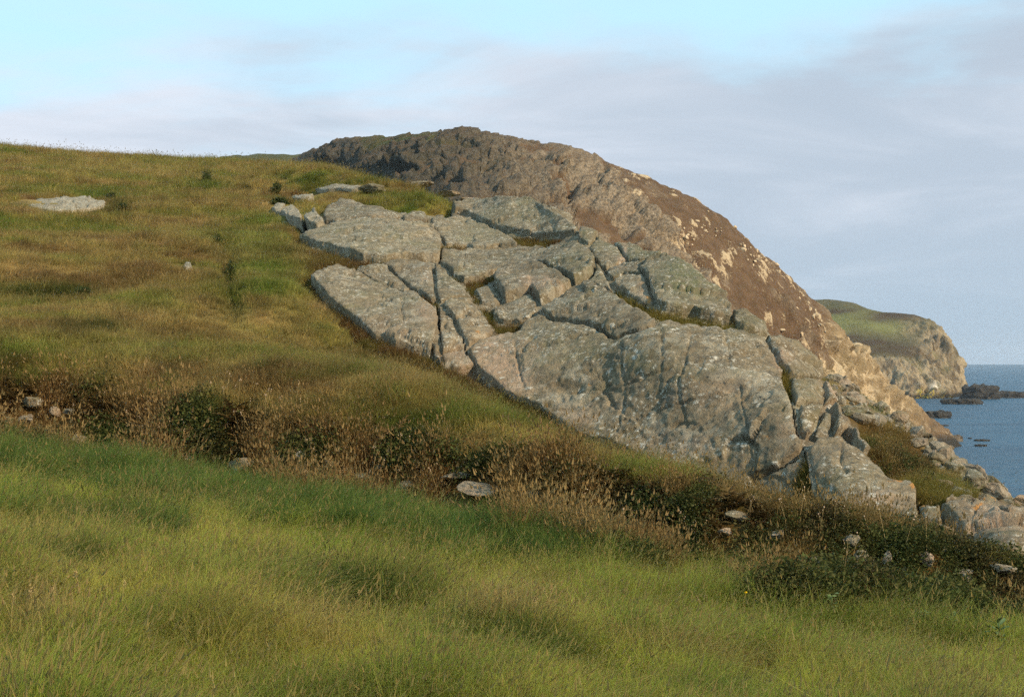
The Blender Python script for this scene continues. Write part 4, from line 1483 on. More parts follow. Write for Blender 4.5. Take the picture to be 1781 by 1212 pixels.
gul = ridged(np.stack([p[:, 0] / 20, p[:, 1] / 46, p[:, 2] / 46], 1) + 0.25 * np.stack([fbm(p / 25, 2)] * 3, 1), 2)
disp = smooth(py - _sil, 8, 70) * (2.6 * gul - 1.5) + crag * (1 - 0.35 * left_crag) * 3.8 * fc * (0.32 + 0.68 * smooth(py - _sil, 0, 34)) + crag * (1.5 * fc2 + 0.5 * ridged(p / 2.6, 3)) * crest + (1 - crag) * (0.6 * fbm(p / 6.0, 3)) + outc * 0.5 + buff * (1.6 * ridged(p / np.array([7, 7, 14.0]), 3) + 1.6 * fc2 + 2.0 * fc - 0.8)
# deep clefts seen as dark notches
for cx, cy, rx, ry, a in [(990, 345, 10, 17, 4.5), (1010, 408, 7, 18, 3.5), (1088, 403, 7, 9, 3.0), (792, 322, 9, 11, 3.5), (800, 318, 4, 10, 2), (1052, 292, 5, 8, 2.0), (950, 268, 12, 6, 1.6), (1445, 620, 4, 6, 2.2)]:
    disp -= a * np.exp(-(((px - cx + wx * .2) / rx) ** 2 + ((py - cy + wy * .2) / ry) ** 2))
p2 = p + N * disp[:, None]
_g = p2.reshape(*sh, 3)
_n = np.cross(np.gradient(_g, axis=1), np.gradient(_g, axis=0)).reshape(-1, 3)
_n /= np.maximum(np.linalg.norm(_n, axis=1, keepdims=True), 1e-9)
p2[:, 2] = np.maximum(p2[:, 2], -5.0)
ledge = smooth(np.abs(_n[:, 2]), 0.55, 0.86)
crag = crag * (1 - 0.50 * ledge)
strata = fbm(np.stack([p[:, 0] / 4, p[:, 1] / 4, p[:, 2] / 10], 1) + 9, 4)
pale = np.clip(outc + buff * smooth(strata, 0.05, 0.5) * 0.8 + blobs(qx, qy, [(1200, 450, 16, 60, .8), (1235, 510, 12, 40, .9), (1170, 420, 20, 20, .5), (1260, 450, 6, 30, .6), (1330, 455, 60, 24, .45), (1060, 300, 30, 12, .5), (1370, 480, 22, 30, .7)]) * smooth(strata, -0.25, 0.3), 0, 1)

hm, g, b, pos = material('far_hill')
nA = g.noise(pos, 0.35, 6, 0.65, 0.3)
nB = g.noise(pos, 1.3, 5, 0.7)
heath = g.mix(g.step(nA, 0.3, 0.7), (0.086, 0.054, 0.032), (0.140, 0.088, 0.052))
heath = g.mix(g.math('MULTIPLY', g.step(nB, 0.52, 0.7), 0.5), heath, (0.09, 0.085, 0.03))
rock = g.mix(g.step(nB, 0.36, 0.64), (0.120, 0.100, 0.076), (0.300, 0.240, 0.170))
rock = g.mix(g.math('MULTIPLY', g.attr('left'), 0.95), rock, g.mix(g.step(nB, 0.36, 0.66), (0.036, 0.035, 0.028), (0.080, 0.075, 0.060)))  # left crags darkened: the shade on their turned-away side painted into the rock
col = g.mix(g.attr('crag'), heath, rock)
bf = g.mix(g.step(nA, 0.3, 0.7), (0.185, 0.135, 0.075), (0.36, 0.275, 0.165))
col = g.mix(g.math('MULTIPLY', g.attr('buff'), 0.9), col, bf)
col = g.mix(g.attr('green'), col, (0.066, 0.075, 0.024))
pl_f = g.math('MULTIPLY', g.step(g.math('ADD', g.attr('pale'), g.math('MULTIPLY', g.math('SUBTRACT', g.noise(pos, 1.3, 6, 0.8), 0.5), 3.2)), 0.38, 0.84), 0.85)
col = g.mix(pl_f, col, g.mix(nA, (0.40, 0.30, 0.18), (0.60, 0.49, 0.33)))
shore = g.new('ShaderNodeSeparateXYZ')
g.l.new(pos, shore.inputs[0])
col = g.mix(g.math('SUBTRACT', 1.0, g.step(shore.outputs[2], 2.0, 5.5)), col, (0.035, 0.033, 0.028))
g.l.new(col, b.inputs['Base Color'])
bump(g, b, g.noise(pos, 1.1, 6, 0.72), 0.9, 0.9)
o = link('far_hill', mesh_np('far_hill', p2, grid_faces(*sh), hm, True, {'crag': crag, 'left': left_crag * (1 - smooth(qx, 740, 960) * 0.5), 'buff': buff, 'green': green, 'pale': pale}))
tag(o, kind='structure')
far_hill = o

# ridge just showing behind the left shoulder
def ridge():
    sil = [(250, 300, 520), (380, 277, 520), (410, 272, 520), (470, 271, 520), (530, 271, 520), (620, 285, 520)]
    fl = far_field(sil, [(300, 330, 440), (450, 320, 440), (600, 330, 440)], -260, 0, 420, 600, 4.0, ((25, 3), (60, 20)))
    S = view_sheet(fl, 250, 640, 90, 425, 590, 40)
    p = S.reshape(-1, 3)
    p[:, 2] += 1.0 * fbm(p / 12.0, 3)
    m, g, b, pos = material('distant_turf')
    g.l.new(g.mix(g.noise(pos, 0.08, 5, 0.6), (0.045, 0.050, 0.020), (0.075, 0.07, 0.03)), b.inputs['Base Color'])
    tag(link('distant_ridge', mesh_np('distant_ridge', p, grid_faces(*S.shape[:2]), m)), kind='structure')


ridge()

HEAD_SIL = [(1330, 520, 1010), (1418, 522, 1010), (1480, 526, 1005), (1522, 541, 1000), (1600, 551, 985), (1632, 571, 975), (1655, 602, 965), (1668, 632, 955), (1674, 655, 948), (1681, 690, 945)]
HEAD_IN = [(1420, 555, 960), (1500, 560, 955), (1560, 575, 955), (1610, 590, 950), (1460, 600, 925), (1540, 608, 925), (1600, 612, 928), (1640, 630, 935), (1500, 630, 905), (1560, 640, 905), (1620, 645, 915), (1655, 655, 930),
           (1520, 690, 880), (1580, 697, 880), (1640, 702, 892), (1668, 703, 912), (1500, 720, 858), (1600, 716, 850), (1680, 712, 880)]
head = far_field(HEAD_SIL, HEAD_IN, 180, 500, 800, 1090, 2.0, ((14, 2), (40, 25), (80, 60)), ((460, 950, -10), (440, 880, -8), (470, 1010, -10)))
S = view_sheet(head, 1395, 1720, 300, 815, 1085, 260)
p = S.reshape(-1, 3)
N = head.normal(p[:, 0], p[:, 1], 4.0)
px, py = project(p)
w1, w2 = fbm(p / 50, 3) * 10, fbm(p / 50 + 9, 3) * 8
qx, qy = px + w1, py + w2
steep = 1 - N[:, 2]
topcliff = blobs(qx, qy, [(1630, 600, 34, 36, 1.3), (1590, 570, 30, 14, .7), (1655, 640, 16, 40, 1.2)])
cliff = np.clip(np.maximum(smooth(qy, 616, 632), topcliff), 0, 1)
grn = np.clip(blobs(qx, qy, [(1480, 555, 70, 14, 1.2), (1540, 568, 60, 12, 1.1), (1455, 570, 40, 12, 1), (1530, 655, 22, 14, .9)]), 0, 1)
brn = np.clip(blobs(qx, qy, [(1470, 590, 40, 6, 1.2), (1510, 600, 60, 7, 1.2), (1580, 608, 60, 6, 1.2), (1630, 618, 40, 6, 1.2), (1450, 540, 50, 3, 1), (1560, 552, 60, 7, 1.2), (1600, 618, 70, 9, 1.2), (1540, 612, 60, 9, .9)]), 0, 1)
disp = cliff * (3.4 * facets(p / np.array([14.0, 14.0, 55.0]), 0.8)[0] + 4.2 * ridged(p / np.array([16.0, 16, 90.0]), 3) + 2.0 * fbm(p / np.array([7.0, 7, 30.0]), 4) + 1.4 * fbm(p / 4.0, 3) - 3) + 0.8 * fbm(p / 14.0, 3)
p2 = p + N * disp[:, None]
p2[:, 2] = np.maximum(p2[:, 2], -5.0)
m, g, b, pos = material('headland')
nA = g.noise(pos, 0.10, 6, 0.65, 0.3)
nS = g.noise(g.scaled(pos, (0.14, 0.14, 0.035)), 1.0, 5, 0.65)
turf = g.mix(g.step(nA, 0.35, 0.65), (0.070, 0.068, 0.036), (0.100, 0.088, 0.046))
turf = g.mix(g.math('MULTIPLY', g.attr('green'), 0.85), turf, (0.150, 0.160, 0.060))
turf = g.mix(g.attr('brown'), turf, (0.058, 0.042, 0.026))
rk_ = g.mix(g.step(nS, 0.33, 0.64), (0.105, 0.085, 0.058), (0.34, 0.275, 0.18))
rk_ = g.mix(g.math('MULTIPLY', g.step(g.noise(pos, 0.05, 4, 0.6), 0.52, 0.66), 0.6), rk_, (0.10, 0.10, 0.04))
col = g.mix(g.attr('cliff'), turf, rk_)
sp = g.new('ShaderNodeSeparateXYZ')
g.l.new(pos, sp.inputs[0])
col = g.mix(g.math('SUBTRACT', 1.0, g.step(g.math('ADD', sp.outputs[2], g.math('MULTIPLY', nA, 6.0)), 4.5, 9.0)), col, (0.030, 0.029, 0.026))
guano = g.math('MULTIPLY', g.attr('guano'), g.step(g.noise(pos, 0.3, 4, 0.7), 0.45, 0.55))
col = g.mix(guano, col, (0.72, 0.70, 0.64))
lich = g.math('MULTIPLY', g.attr('yellow'), g.step(g.noise(pos, 0.22, 4, 0.7), 0.48, 0.58))
col = g.mix(lich, col, (0.42, 0.34, 0.06))
g.l.new(col, b.inputs['Base Color'])
bump(g, b, g.noise(pos, 0.35, 6, 0.7), 0.9, 2.5)
at = {'cliff': cliff, 'green': grn * (1 - cliff * .6), 'brown': brn, 'guano': blobs(px, py, [(1621, 676, 7, 6, .7)]), 'yellow': blobs(px, py, [(1606, 690, 16, 10, 1), (1640, 698, 16, 5, .9)])}
tag(link('headland', mesh_np('headland', p2, grid_faces(*S.shape[:2]), m, True, at)), kind='structure')

# ------------------------------------------------------------------ the sea
sm, g, b, pos = material('sea_water')
b.inputs['Base Color'].default_value = (0.012, 0.050, 0.090, 1)
b.inputs['Roughness'].default_value = 0.42
b.inputs['Specular IOR Level'].default_value = 0.35
n1 = g.noise(g.scaled(pos, (0.05, 0.16, 1)), 1.0, 6, 0.65, 0.4)
n2 = g.noise(g.scaled(pos, (0.22, 0.6, 1)), 1.0, 5, 0.65, 0.2)
patch = g.noise(g.scaled(pos, (0.006, 0.02, 1)), 1.0, 4, 0.6)
g.l.new(g.mix(g.step(patch, 0.35, 0.65), (0.010, 0.052, 0.105), (0.020, 0.080, 0.145)), b.inputs['Base Color'])
bump(g, b, g.math('ADD', g.math('MULTIPLY', n1, 1.0), g.math('MULTIPLY', n2, 0.5)), 1.0, 3.5)
rs = np.concatenate([[1.0], np.exp(np.linspace(math.log(60), math.log(8000), 60))])
az = np.linspace(0, 2 * math.pi, 181)
A, R = np.meshgrid(az, rs)
V = np.stack([(R * np.sin(A)).ravel(), (R * np.cos(A)).ravel(), np.full(A.size, 0.0)], 1)
tag(link('sea', mesh_np('sea', V, grid_faces(*A.shape)[:, ::-1], sm)), kind='structure')

# ------------------------------------------------------------------ stones
def ico(sub):
    import bmesh
    bm = bmesh.new()
    bmesh.ops.create_icosphere(bm, subdivisions=sub, radius=1.0)
    v = np.array([x.co[:] for x in bm.verts])
    f_ = np.array([[y.index for y in x.verts] for x in bm.faces])
    bm.free()
    return v, f_


ICO3, ICO4, ICO2 = ico(3), ico(4), ico(2)


def stone_shape(seed, dims, base_=ICO3, rough=1.0):
    """an angular boulder: a ball cut by planes, then roughened"""
    v, f_ = base_
    r = np.random.default_rng(seed)
    v = v.copy()
    for _ in range(11):
        n = r.normal(size=3)
        n /= np.linalg.norm(n)
        d = r.uniform(0.46, 0.82)
        over = np.maximum(v @ n - d, 0)
        v -= over[:, None] * n * 0.92
    v += (v / np.linalg.norm(v, axis=1, keepdims=True)) * (0.09 * rough * fbm(v * 1.9 + seed * 3.3, 5))[:, None]
    return v * np.array(dims), f_


def stone(name, px, py, wpx, hpx, label, cat='boulder', group=None, mat=None, seed=0, sink=0.30, depth_ratio=0.8, sub=ICO3, rotz=None, orange=0.0, green=0.2):
    """a stone whose middle shows at photo point px,py and that is wpx by hpx big there"""
    hitp = ground.hit([px], [py + hpx * 0.45])[0]
    Y = hitp[1]
    a, c = wpx * Y / F * 0.5, hpx * Y / F * 0.5
    STONES.append((hitp[0], hitp[1], a))
    v, f_ = stone_shape(seed, (a * 1.08, a * depth_ratio, c * (1 + sink)), sub)
    at = {'tone': np.full(len(v), 0.8 + 0.07 * (seed % 5)), 'pink': np.full(len(v), 0.25 * (seed % 4)), 'green': np.full(len(v), green), 'orange': orange * (perlin(v * 4 / a + seed) > 0.25)}
    me = mesh_np(name, v, f_, mat or M_STONE, False, at)
    u0, w0 = ray(px, py)
    Yc = hitp[1] - (0.03 if hitp[1] < 30 else 0.0)
    o = link(name, me, None, (float(u0) * Yc, Yc, EYE + float(w0) * Yc))
    o.rotation_euler = (0.1 * math.sin(seed), 0.15 * math.cos(seed * 1.7), rotz if rotz is not None else 0.3 * math.sin(seed * 2.3))
    return tag(o, label, cat, group)


BG = 'stones of the overgrown bank'
for k, (px, py, w_, h_, lab) in enumerate([
    (57, 701, 34, 26, 'bright pale boulder perched on the bank at its left end'),
    (47, 728, 36, 16, 'flat grey stone below the bright boulder on the bank'),
    (97, 716, 20, 22, 'shadowed upright stone right of the bright boulder'),
    (8, 732, 26, 22, 'grey stone half cut off at the bank\'s left end'),
    (120, 718, 26, 14, 'thin dull stone sunk in brown grass near the bright boulder'),
    (135, 770, 34, 36, 'lichen-grey stone buried in tan grass low on the left bank'),
    (320, 798, 28, 22, 'dull stone at the foot of the bank above the lush strip'),
    (345, 810, 22, 16, 'small dark stone beside the dull stone at the bank foot'),
    (204, 788, 16, 14, 'small grey stone peeping out of the lush green strip'),
    (420, 813, 52, 32, 'square grey block under a dark turf overhang in the bank'),
    (398, 825, 40, 12, 'low dark slab under the square grey block'),
    (523, 800, 26, 28, 'pale upright stone, left of a pair on the bank'),
    (570, 806, 32, 20, 'pale slanted stone, right of a pair on the bank'),
    (535, 826, 24, 22, 'dim round stone below the upright pale stone'),
    (578, 832, 42, 14, 'flat grey stone at the foot of the slanted pale stone'),
    (632, 828, 44, 14, 'long flat stone beside red-brown stems in the bank'),
    (795, 828, 62, 12, 'slanting pale ridge of rock leading down to the big boulder'),
    (842, 852, 88, 32, 'largest yellow-grey boulder at the end of the bank\'s middle'),
    (1067, 894, 32, 22, 'rounded grey stone above the yellow flowers'),
    (1020, 905, 44, 14, 'dull brown stone left of the yellow flowers'),
    (1163, 937, 24, 18, 'pale stone low in the brambles right of the yellow flowers'),
    (1283, 897, 42, 16, 'flat lichen-spotted stone near the bank top'),
    (1262, 925, 28, 14, 'greenish stone below the flat lichen-spotted stone'),
    (1481, 938, 28, 26, 'light grey pointed stone in the bank under the outcrop'),
    (1500, 968, 28, 24, 'pinkish stone under the light grey pointed stone'),
    (1545, 975, 18, 34, 'narrow upright tan stone in the bank'),
    (1612, 972, 36, 26, 'tan-grey stone in the bank right of the narrow upright one'),
    (1640, 958, 20, 16, 'small reddish stone near the right end of the bank'),
    (1745, 988, 52, 18, 'flat-topped pale stone jutting over a dark hollow at the right'),
    (1575, 1073, 22, 14, 'round grey stone at the foot of the right bank'),
    (1790, 1005, 20, 20, 'stone at the far right end of the bank'),
    (30, 752, 30, 14, 'low grey stone near the left end of the bank foot'),
    (250, 774, 26, 16, 'brown-grey stone in tan growth left of the dark bramble clump'),
    (488, 800, 30, 18, 'grey stone between the square block and the upright pale stone'),
    (660, 812, 34, 14, 'pinkish flat stone right of the long flat stone'),
    (702, 846, 38, 20, 'dull rounded stone in red-brown stems above the rushes'),
    (930, 862, 40, 18, 'dark mossy stone right of the largest yellow-grey boulder'),
    (1110, 918, 30, 18, 'grey stone in the dark growth below the leafy plant'),
    (1350, 930, 34, 16, 'flat grey stone in the bank right of the greenish stone'),
    (1420, 975, 26, 18, 'brown stone low in the bank left of the pinkish stone'),
    (1680, 1000, 36, 22, 'broad tan stone in the right bank beside the dark hollow'),
]):
    stone('boulder', px, py, w_, h_, lab, 'boulder', BG, M_STONE, seed=k + 1, sink=0.14, sub=ICO4, green=0.15 + 0.5 * ((k * 7) % 3 == 0))

for k, (px, py, w_, h_, lab) in enumerate([
    (650, 329, 52, 15, 'short rounded pale rock in the grass beside a thin strip'),
    (722, 322, 60, 13, 'grey rock band along the crest below the far hill'),
    (778, 337, 44, 13, 'sloping grey rock where the crest meets the far hill'),
    (818, 351, 44, 12, 'pale broken rock on the crest behind the upper slabs')]):
    stone('low_outcrop', px, py, w_, h_, lab, 'rock outcrop', 'small rocks on the grassy slope', M_GRANITE, seed=60 + k, sink=0.2, sub=ICO4, green=0.4, rotz=0.0)

for k, (px, py, w_, h_, lab) in enumerate([
    (1655, 815, 44, 26, 'big tan ledge rock at the seaward corner of the grassy gully'),
    (1694, 836, 54, 30, 'broad grey ledge rock on the slope\'s edge against open water'),
    (1735, 856, 56, 26, 'long grey ledge rock next to a dark cleft near the right edge'),
    (1772, 876, 40, 24, 'grey ledge rock cut off by the right edge against the water'),
    (1668, 858, 46, 22, 'greenish flat rock right of the grassy gully'),
    (1712, 872, 44, 22, 'orange-tinged flat rock above the pinkish slab'),
    (1752, 892, 50, 20, 'tan flat rock behind the pinkish slab near the right edge'),
    (1640, 842, 30, 20, 'dark grey block on the gully\'s right margin'),
    (1625, 800, 34, 20, 'grey block at the gully\'s upper right margin'),
    (1645, 884, 30, 20, 'small grey rock between the gully and the pinkish slab'),
    (1600, 770, 36, 22, 'large tan block midway along the scree edge'),
    (1560, 728, 38, 22, 'large greenish block high on the scree edge')]):
    stone('ledge_rock', px, py, w_, h_, lab, 'rock', 'ledge rocks above the water', M_SCREE if k % 3 else M_GRANITE, seed=220 + k, sink=0.3, sub=ICO4, green=0.2 + 0.2 * (k % 3), orange=0.8 if k == 5 else 0.0, depth_ratio=1.0)

# blocks of the scree and broken ledges on the seaward slope
SG = 'scree blocks on the seaward slope'
scree = [((1593, 1624), (869, 895))]
stone('boulder', 1609, 882, 34, 26, 'dark smooth boulder at the foot of the cracked face', 'boulder', None, M_SCREE, seed=300, sink=0.2, green=0.3)
r_ = np.random.default_rng(77)
cnt = 0
zone = [(1385, 612), (1450, 642), (1500, 672), (1560, 708), (1640, 768), (1700, 812), (1781, 868), (1781, 888), (1700, 842), (1650, 838), (1625, 812), (1560, 752), (1500, 738), (1470, 712), (1450, 690), (1436, 662)]
shapes = [stone_shape(400 + i, (1, 0.8, 0.75), ICO2 if i > 3 else ICO3, 1.4) for i in range(9)]
smesh = []
for i, (v, f_) in enumerate(shapes):
    smesh.append(mesh_np('scree_block', v, f_, M_SCREE if i % 3 else M_GRANITE, False, {'tone': np.full(len(v), 0.8 + 0.05 * i), 'pink': np.full(len(v), 0.3 * (i % 3)), 'green': np.full(len(v), 0.5 * (i % 2)), 'orange': np.zeros(len(v))}))
pts = []
while len(pts) < 285:
    q = np.array([[r_.uniform(1385, 1781), r_.uniform(610, 890)]])
    if inside(q, zone)[0]:
        pts.append(q[0])
pts = np.array(pts)
hp = ground.hit(pts[:, 0], pts[:, 1])
sc_lab = ['dark grey angular block lying in the scree below the big outcrop', 'greenish lichen-covered block lying in the scree below the big outcrop', 'tan grey block lying in the scree below the big outcrop']
for k in range(len(pts)):
    Y = hp[k, 1]
    s = np.clip(r_.lognormal(2.6, 0.5) * (1.45 if pts[k, 0] > 1590 else 1.0), 6, 46) * Y / F * 0.62
    i = int(r_.integers(0, len(smesh)))
    o = link('scree_block', smesh[i], None, (hp[k, 0], hp[k, 1], hp[k, 2] + s * 0.12))
    o.scale = (s * r_.uniform(0.8, 1.4), s * r_.uniform(0.8, 1.3), s * r_.uniform(0.6, 1.1))
    o.rotation_euler = (r_.normal(0, 0.4), r_.normal(0, 0.4), r_.uniform(0, 6.28))
    x_, y_ = pts[k]
    place = ('high in the scree right beside the outcrop\'s shoulder' if x_ < 1460 else 'on the scree\'s seaward edge above the far hill\'s foot' if x_ < 1560 else
             'in the scree between grassy gully and sea' if x_ < 1680 else 'on the broken ledges at the right edge above open water')
    size = 'large ' if s * F / Y > 14 else ('small ' if s * F / Y < 6 else '')
    colour = ('tan grey', 'greenish lichen-covered', 'dark grey')[0 if i % 3 == 0 else (1 if i % 2 else 2)]
    tag(o, size + colour + ' block ' + place, 'rock', SG)

# pale outcrops breaking through the heather of the far hill: parts of the hill
mp_, g, b, pos = material('pale_rock')
g.l.new(g.mix(g.step(g.noise(pos, 1.4, 5, 0.7), 0.3, 0.7), (0.34, 0.25, 0.15), (0.60, 0.49, 0.34)), b.inputs['Base Color'])
pr = [mesh_np('outcrop', *stone_shape(500 + i, (1, 0.9, 0.8), ICO2, 1.6), mp_, False) for i in range(6)]
CL = [(1225, 400, 6, 5), (1245, 405, 5, 6), (1248, 440, 8, 8), (1252, 455, 8, 8), (1275, 460, 6, 10), (1230, 475, 10, 8), (1300, 448, 14, 16), (1330, 465, 16, 16), (1352, 468, 10, 10), (1310, 490, 14, 14),
      (1270, 500, 12, 12), (1285, 512, 12, 10), (1322, 503, 12, 12), (1297, 530, 12, 10), (1365, 545, 10, 14), (1385, 540, 10, 10), (1372, 568, 8, 8), (1395, 590, 10, 8), (1402, 598, 8, 6), (1185, 425, 14, 14),
      (1205, 455, 14, 16), (1222, 480, 10, 12), (1238, 505, 10, 12), (1260, 380, 20, 5), (1340, 440, 20, 6), (1385, 510, 14, 10), (1410, 540, 12, 10), (1420, 570, 12, 8), (1200, 395, 10, 5), (1290, 425, 12, 6)]
for cx, cy, sp_, n_ in CL:
    n_ = int(n_ * 1.25)
    q = np.stack([r_.normal(cx, sp_, n_), r_.normal(cy, sp_ * 0.8, n_)], 1)
    hq = hill.hit(q[:, 0], q[:, 1], 210, 440, 300)
    for k in range(n_):
        u_, w_ = ray(q[k, 0], q[k, 1])
        if abs(EYE + w_ * hq[k, 1] - hq[k, 2]) > 1.5:
            continue
        s = np.clip(r_.lognormal(1.15, 0.5), 1.6, 9.0) * hq[k, 1] / F * 0.62
        o = link('outcrop', pr[int(r_.integers(0, 6))], far_hill, (hq[k, 0], hq[k, 1], hq[k, 2] + 0.25 * s))
        o.scale = (s * r_.uniform(0.7, 1.5), s, s * r_.uniform(0.7, 1.6))
        o.rotation_euler = (r_.normal(0, 0.4), r_.normal(0, 0.4), r_.uniform(0, 6.28))

# rocks in and at the edge of the sea
mr, g, b, pos = material('sea_rock')
g.l.new(g.mix(g.step(g.noise(pos, 0.5, 5, 0.7), 0.35, 0.65), (0.020, 0.020, 0.020), (0.055, 0.050, 0.042)), b.inputs['Base Color'])
b.inputs['Roughness'].default_value = 0.7
bump(g, b, g.noise(pos, 0.6, 5, 0.7), 1.0, 1.0)
mr2, g, b, pos = material('shore_rock')
g.l.new(g.mix(g.step(g.noise(pos, 0.5, 5, 0.7), 0.35, 0.65), (0.075, 0.062, 0.048), (0.17, 0.14, 0.105)), b.inputs['Base Color'])
bump(g, b, g.noise(pos, 0.6, 5, 0.7), 1.0, 1.0)


def sea_rock(name, x0, x1, ytop, ybase, label, seed, mat=mr, cat='sea rock', group=None, deep=0.5):
    _, w_ = ray((x0 + x1) / 2, ybase)
    Y = -EYE / float(w_)
    cx = P((x0 + x1) / 2, ybase, Y)[0]
    a = (x1 - x0) * Y / F * 0.5
    hgt = (ybase - ytop) * Y / F
    v, f_ = ICO4
    v = v.copy()
    v *= np.array((a, a * deep, hgt))
    n = v / np.linalg.norm(v, axis=1, keepdims=True)
    s = max(hgt, 1.0)
    q = v / (s * 1.5) + seed * 5.1
    v[:, 2] *= 0.95 + 0.30 * fbm(np.stack([v[:, 0] / (a * .35), v[:, 1] / a, v[:, 0] * 0 + seed], 1), 3)
    v += n * (0.28 * s * facets(q * 1.5, 0.9)[0] + 0.25 * s * fbm(q * 2.2, 4))[:, None] * np.array((1, 1, 0.7))
    v[:, 2] = np.minimum(v[:, 2], hgt * (0.45 + 0.25 * perlin(np.stack([v[:, 0] / (a * .3), v[:, 1] / (a * .3), v[:, 0] * 0 + seed], 1))))
    o = link(name, mesh_np(name, v, f_, mat, False), None, (cx, Y + a * deep * 0.6, 0.12 * hgt))
    an = np.linspace(0, 2 * math.pi, 49)[:-1]
    rn = 1 + 0.10 * perlin(np.stack([np.cos(an) * 3, np.sin(an) * 3, an * 0 + seed], 1))
    wd = 0.10 + 0.22 * np.clip(perlin(np.stack([np.cos(an) * 4, np.sin(an) * 4, an * 0 + seed + 9], 1)) + 0.2, 0, 1)
    ring = np.concatenate([np.stack([np.cos(an) * a * rn * 0.95, np.sin(an) * a * deep * rn * 0.95, an * 0], 1), np.stack([np.cos(an) * a * (rn + wd * .5), np.sin(an) * a * deep * (rn + wd * 1.6), an * 0], 1)])
    ii = np.arange(48)
    rf = np.stack([ii, (ii + 1) % 48, (ii + 1) % 48 + 48, ii + 48], 1)
    fo = link('foam', mesh_np('foam', ring + np.array((0, 0, 0.12 - 0.12 * hgt)), rf, M_FOAM), o)
    return tag(o, label, cat, group)


M_FOAM, g, b, pos = material('foam')
b.inputs['Base Color'].default_value = (0.62, 0.66, 0.68, 1)
_tr = g.new('ShaderNodeBsdfTransparent')
_mx = g.new('ShaderNodeMixShader')
g.l.new(g.step(g.noise(pos, 0.35, 5, 0.75), 0.46, 0.62), _mx.inputs[0])
g.l.new(_tr.outputs[0], _mx.inputs[1])
g.l.new(b.outputs[0], _mx.inputs[2])
g.l.new(_mx.outputs[0], M_FOAM.node_tree.nodes['Material Output'].inputs['Surface'])
SR = 'dark rocks awash below the cliffs'
sea_rock('skerry', 1672, 1742, 656, 694, 'long black rocky spit running out from the headland\'s foot', 1, deep=0.35)
sea_rock('skerry', 1725, 1800, 674, 692, 'low black reef at the picture\'s right edge beyond the spit', 2, deep=0.35)
sea_rock('skerry', 1640, 1712, 688, 703, 'flat dark ledge at the waterline under the headland cliff', 3, deep=0.4)
sea_rock('skerry', 1596, 1655, 708, 727, 'brown-black rock shelf between the near hill and the headland', 4, deep=0.4)
sea_rock('skerry', 1628, 1652, 737, 741, 'thin flat rock just breaking the water by the shelf', 5, deep=0.5)
sea_rock('skerry', 1640, 1676, 750, 768, 'brown shore rocks where the near hill meets the sea', 6, mr2, deep=0.6)
sea_rock('skerry', 1697, 1724, 762, 767, 'two-humped little black skerry in open water', 7, deep=0.6)
sea_rock('skerry', 1697, 1718, 771, 776, 'small black skerry nearest the shore slope', 8, deep=0.6)
sea_rock('skerry', 1684, 1691, 760, 763, 'tiniest black rock left of the little skerries', 9, deep=0.8)

# ------------------------------------------------------------------ the grass itself, kept clear of the stones
near_grass()
field_clumps()
hill_grass()
bank_growth()
ledge_grass()

# ------------------------------------------------------------------ bushes, flowers, stalks
def leaf_ball(seed, n, dims, leaf, up=0.3):
    r = np.random.default_rng(seed)
    d = r.normal(size=(n, 3))
    d /= np.linalg.norm(d, axis=1, keepdims=True)
    d[:, 2] = np.abs(d[:, 2]) * 1.0
    rad = r.uniform(0.35, 1.0, n) ** 0.6 * (1 + 0.35 * fbm(d * 2.2 + seed, 3))
    c = d * rad[:, None] * np.array(dims)
    t = d + r.normal(0, 0.6, (n, 3)) + np.array((0, 0, up))
    t /= np.linalg.norm(t, axis=1, keepdims=True)
    s = np.cross(t, r.normal(size=(n, 3)))
    s /= np.linalg.norm(s, axis=1, keepdims=True)
    L = leaf * r.uniform(0.6, 1.4, (n, 1))
    V = np.stack([c - s * L * .22, c + s * L * .22, c + t * L], 1).reshape(-1, 3)
    return V, np.arange(n * 3).reshape(n, 3)


mg, g, b, pos = material('gorse_leaf')
g.l.new(g.mix(g.step(g.noise(pos, 9.0, 3, 0.6), 0.3, 0.7), (0.020, 0.032, 0.012), (0.050, 0.066, 0.022)), b.inputs['Base Color'])
mw, g, b, pos = material('woody_stem')
g.l.new(g.mix(g.noise(pos, 20, 3, 0.6), (0.05, 0.035, 0.02), (0.10, 0.07, 0.04)), b.inputs['Base Color'])


def tube(pts, r0, r1, sides=5):
    pts = np.array(pts, float)
    V, Fc = [], []
    n = len(pts)
    for i, q in enumerate(pts):
        t = pts[min(i + 1, n - 1)] - pts[max(i - 1, 0)]
        t /= max(np.linalg.norm(t), 1e-9)
        a = np.cross(t, (0.3, 0.9, 0.2))
        a /= np.linalg.norm(a)
        b_ = np.cross(t, a)
        rr = r0 + (r1 - r0) * i / (n - 1)
        for k in range(sides):
            w = 2 * math.pi * k / sides
            V.append(q + rr * (math.cos(w) * a + math.sin(w) * b_))
    for i in range(n - 1):
        for k in range(sides):
            k2 = (k + 1) % sides
            Fc.append((i * sides + k, i * sides + k2, (i + 1) * sides + k2, (i + 1) * sides + k))
    return np.array(V), np.array(Fc)


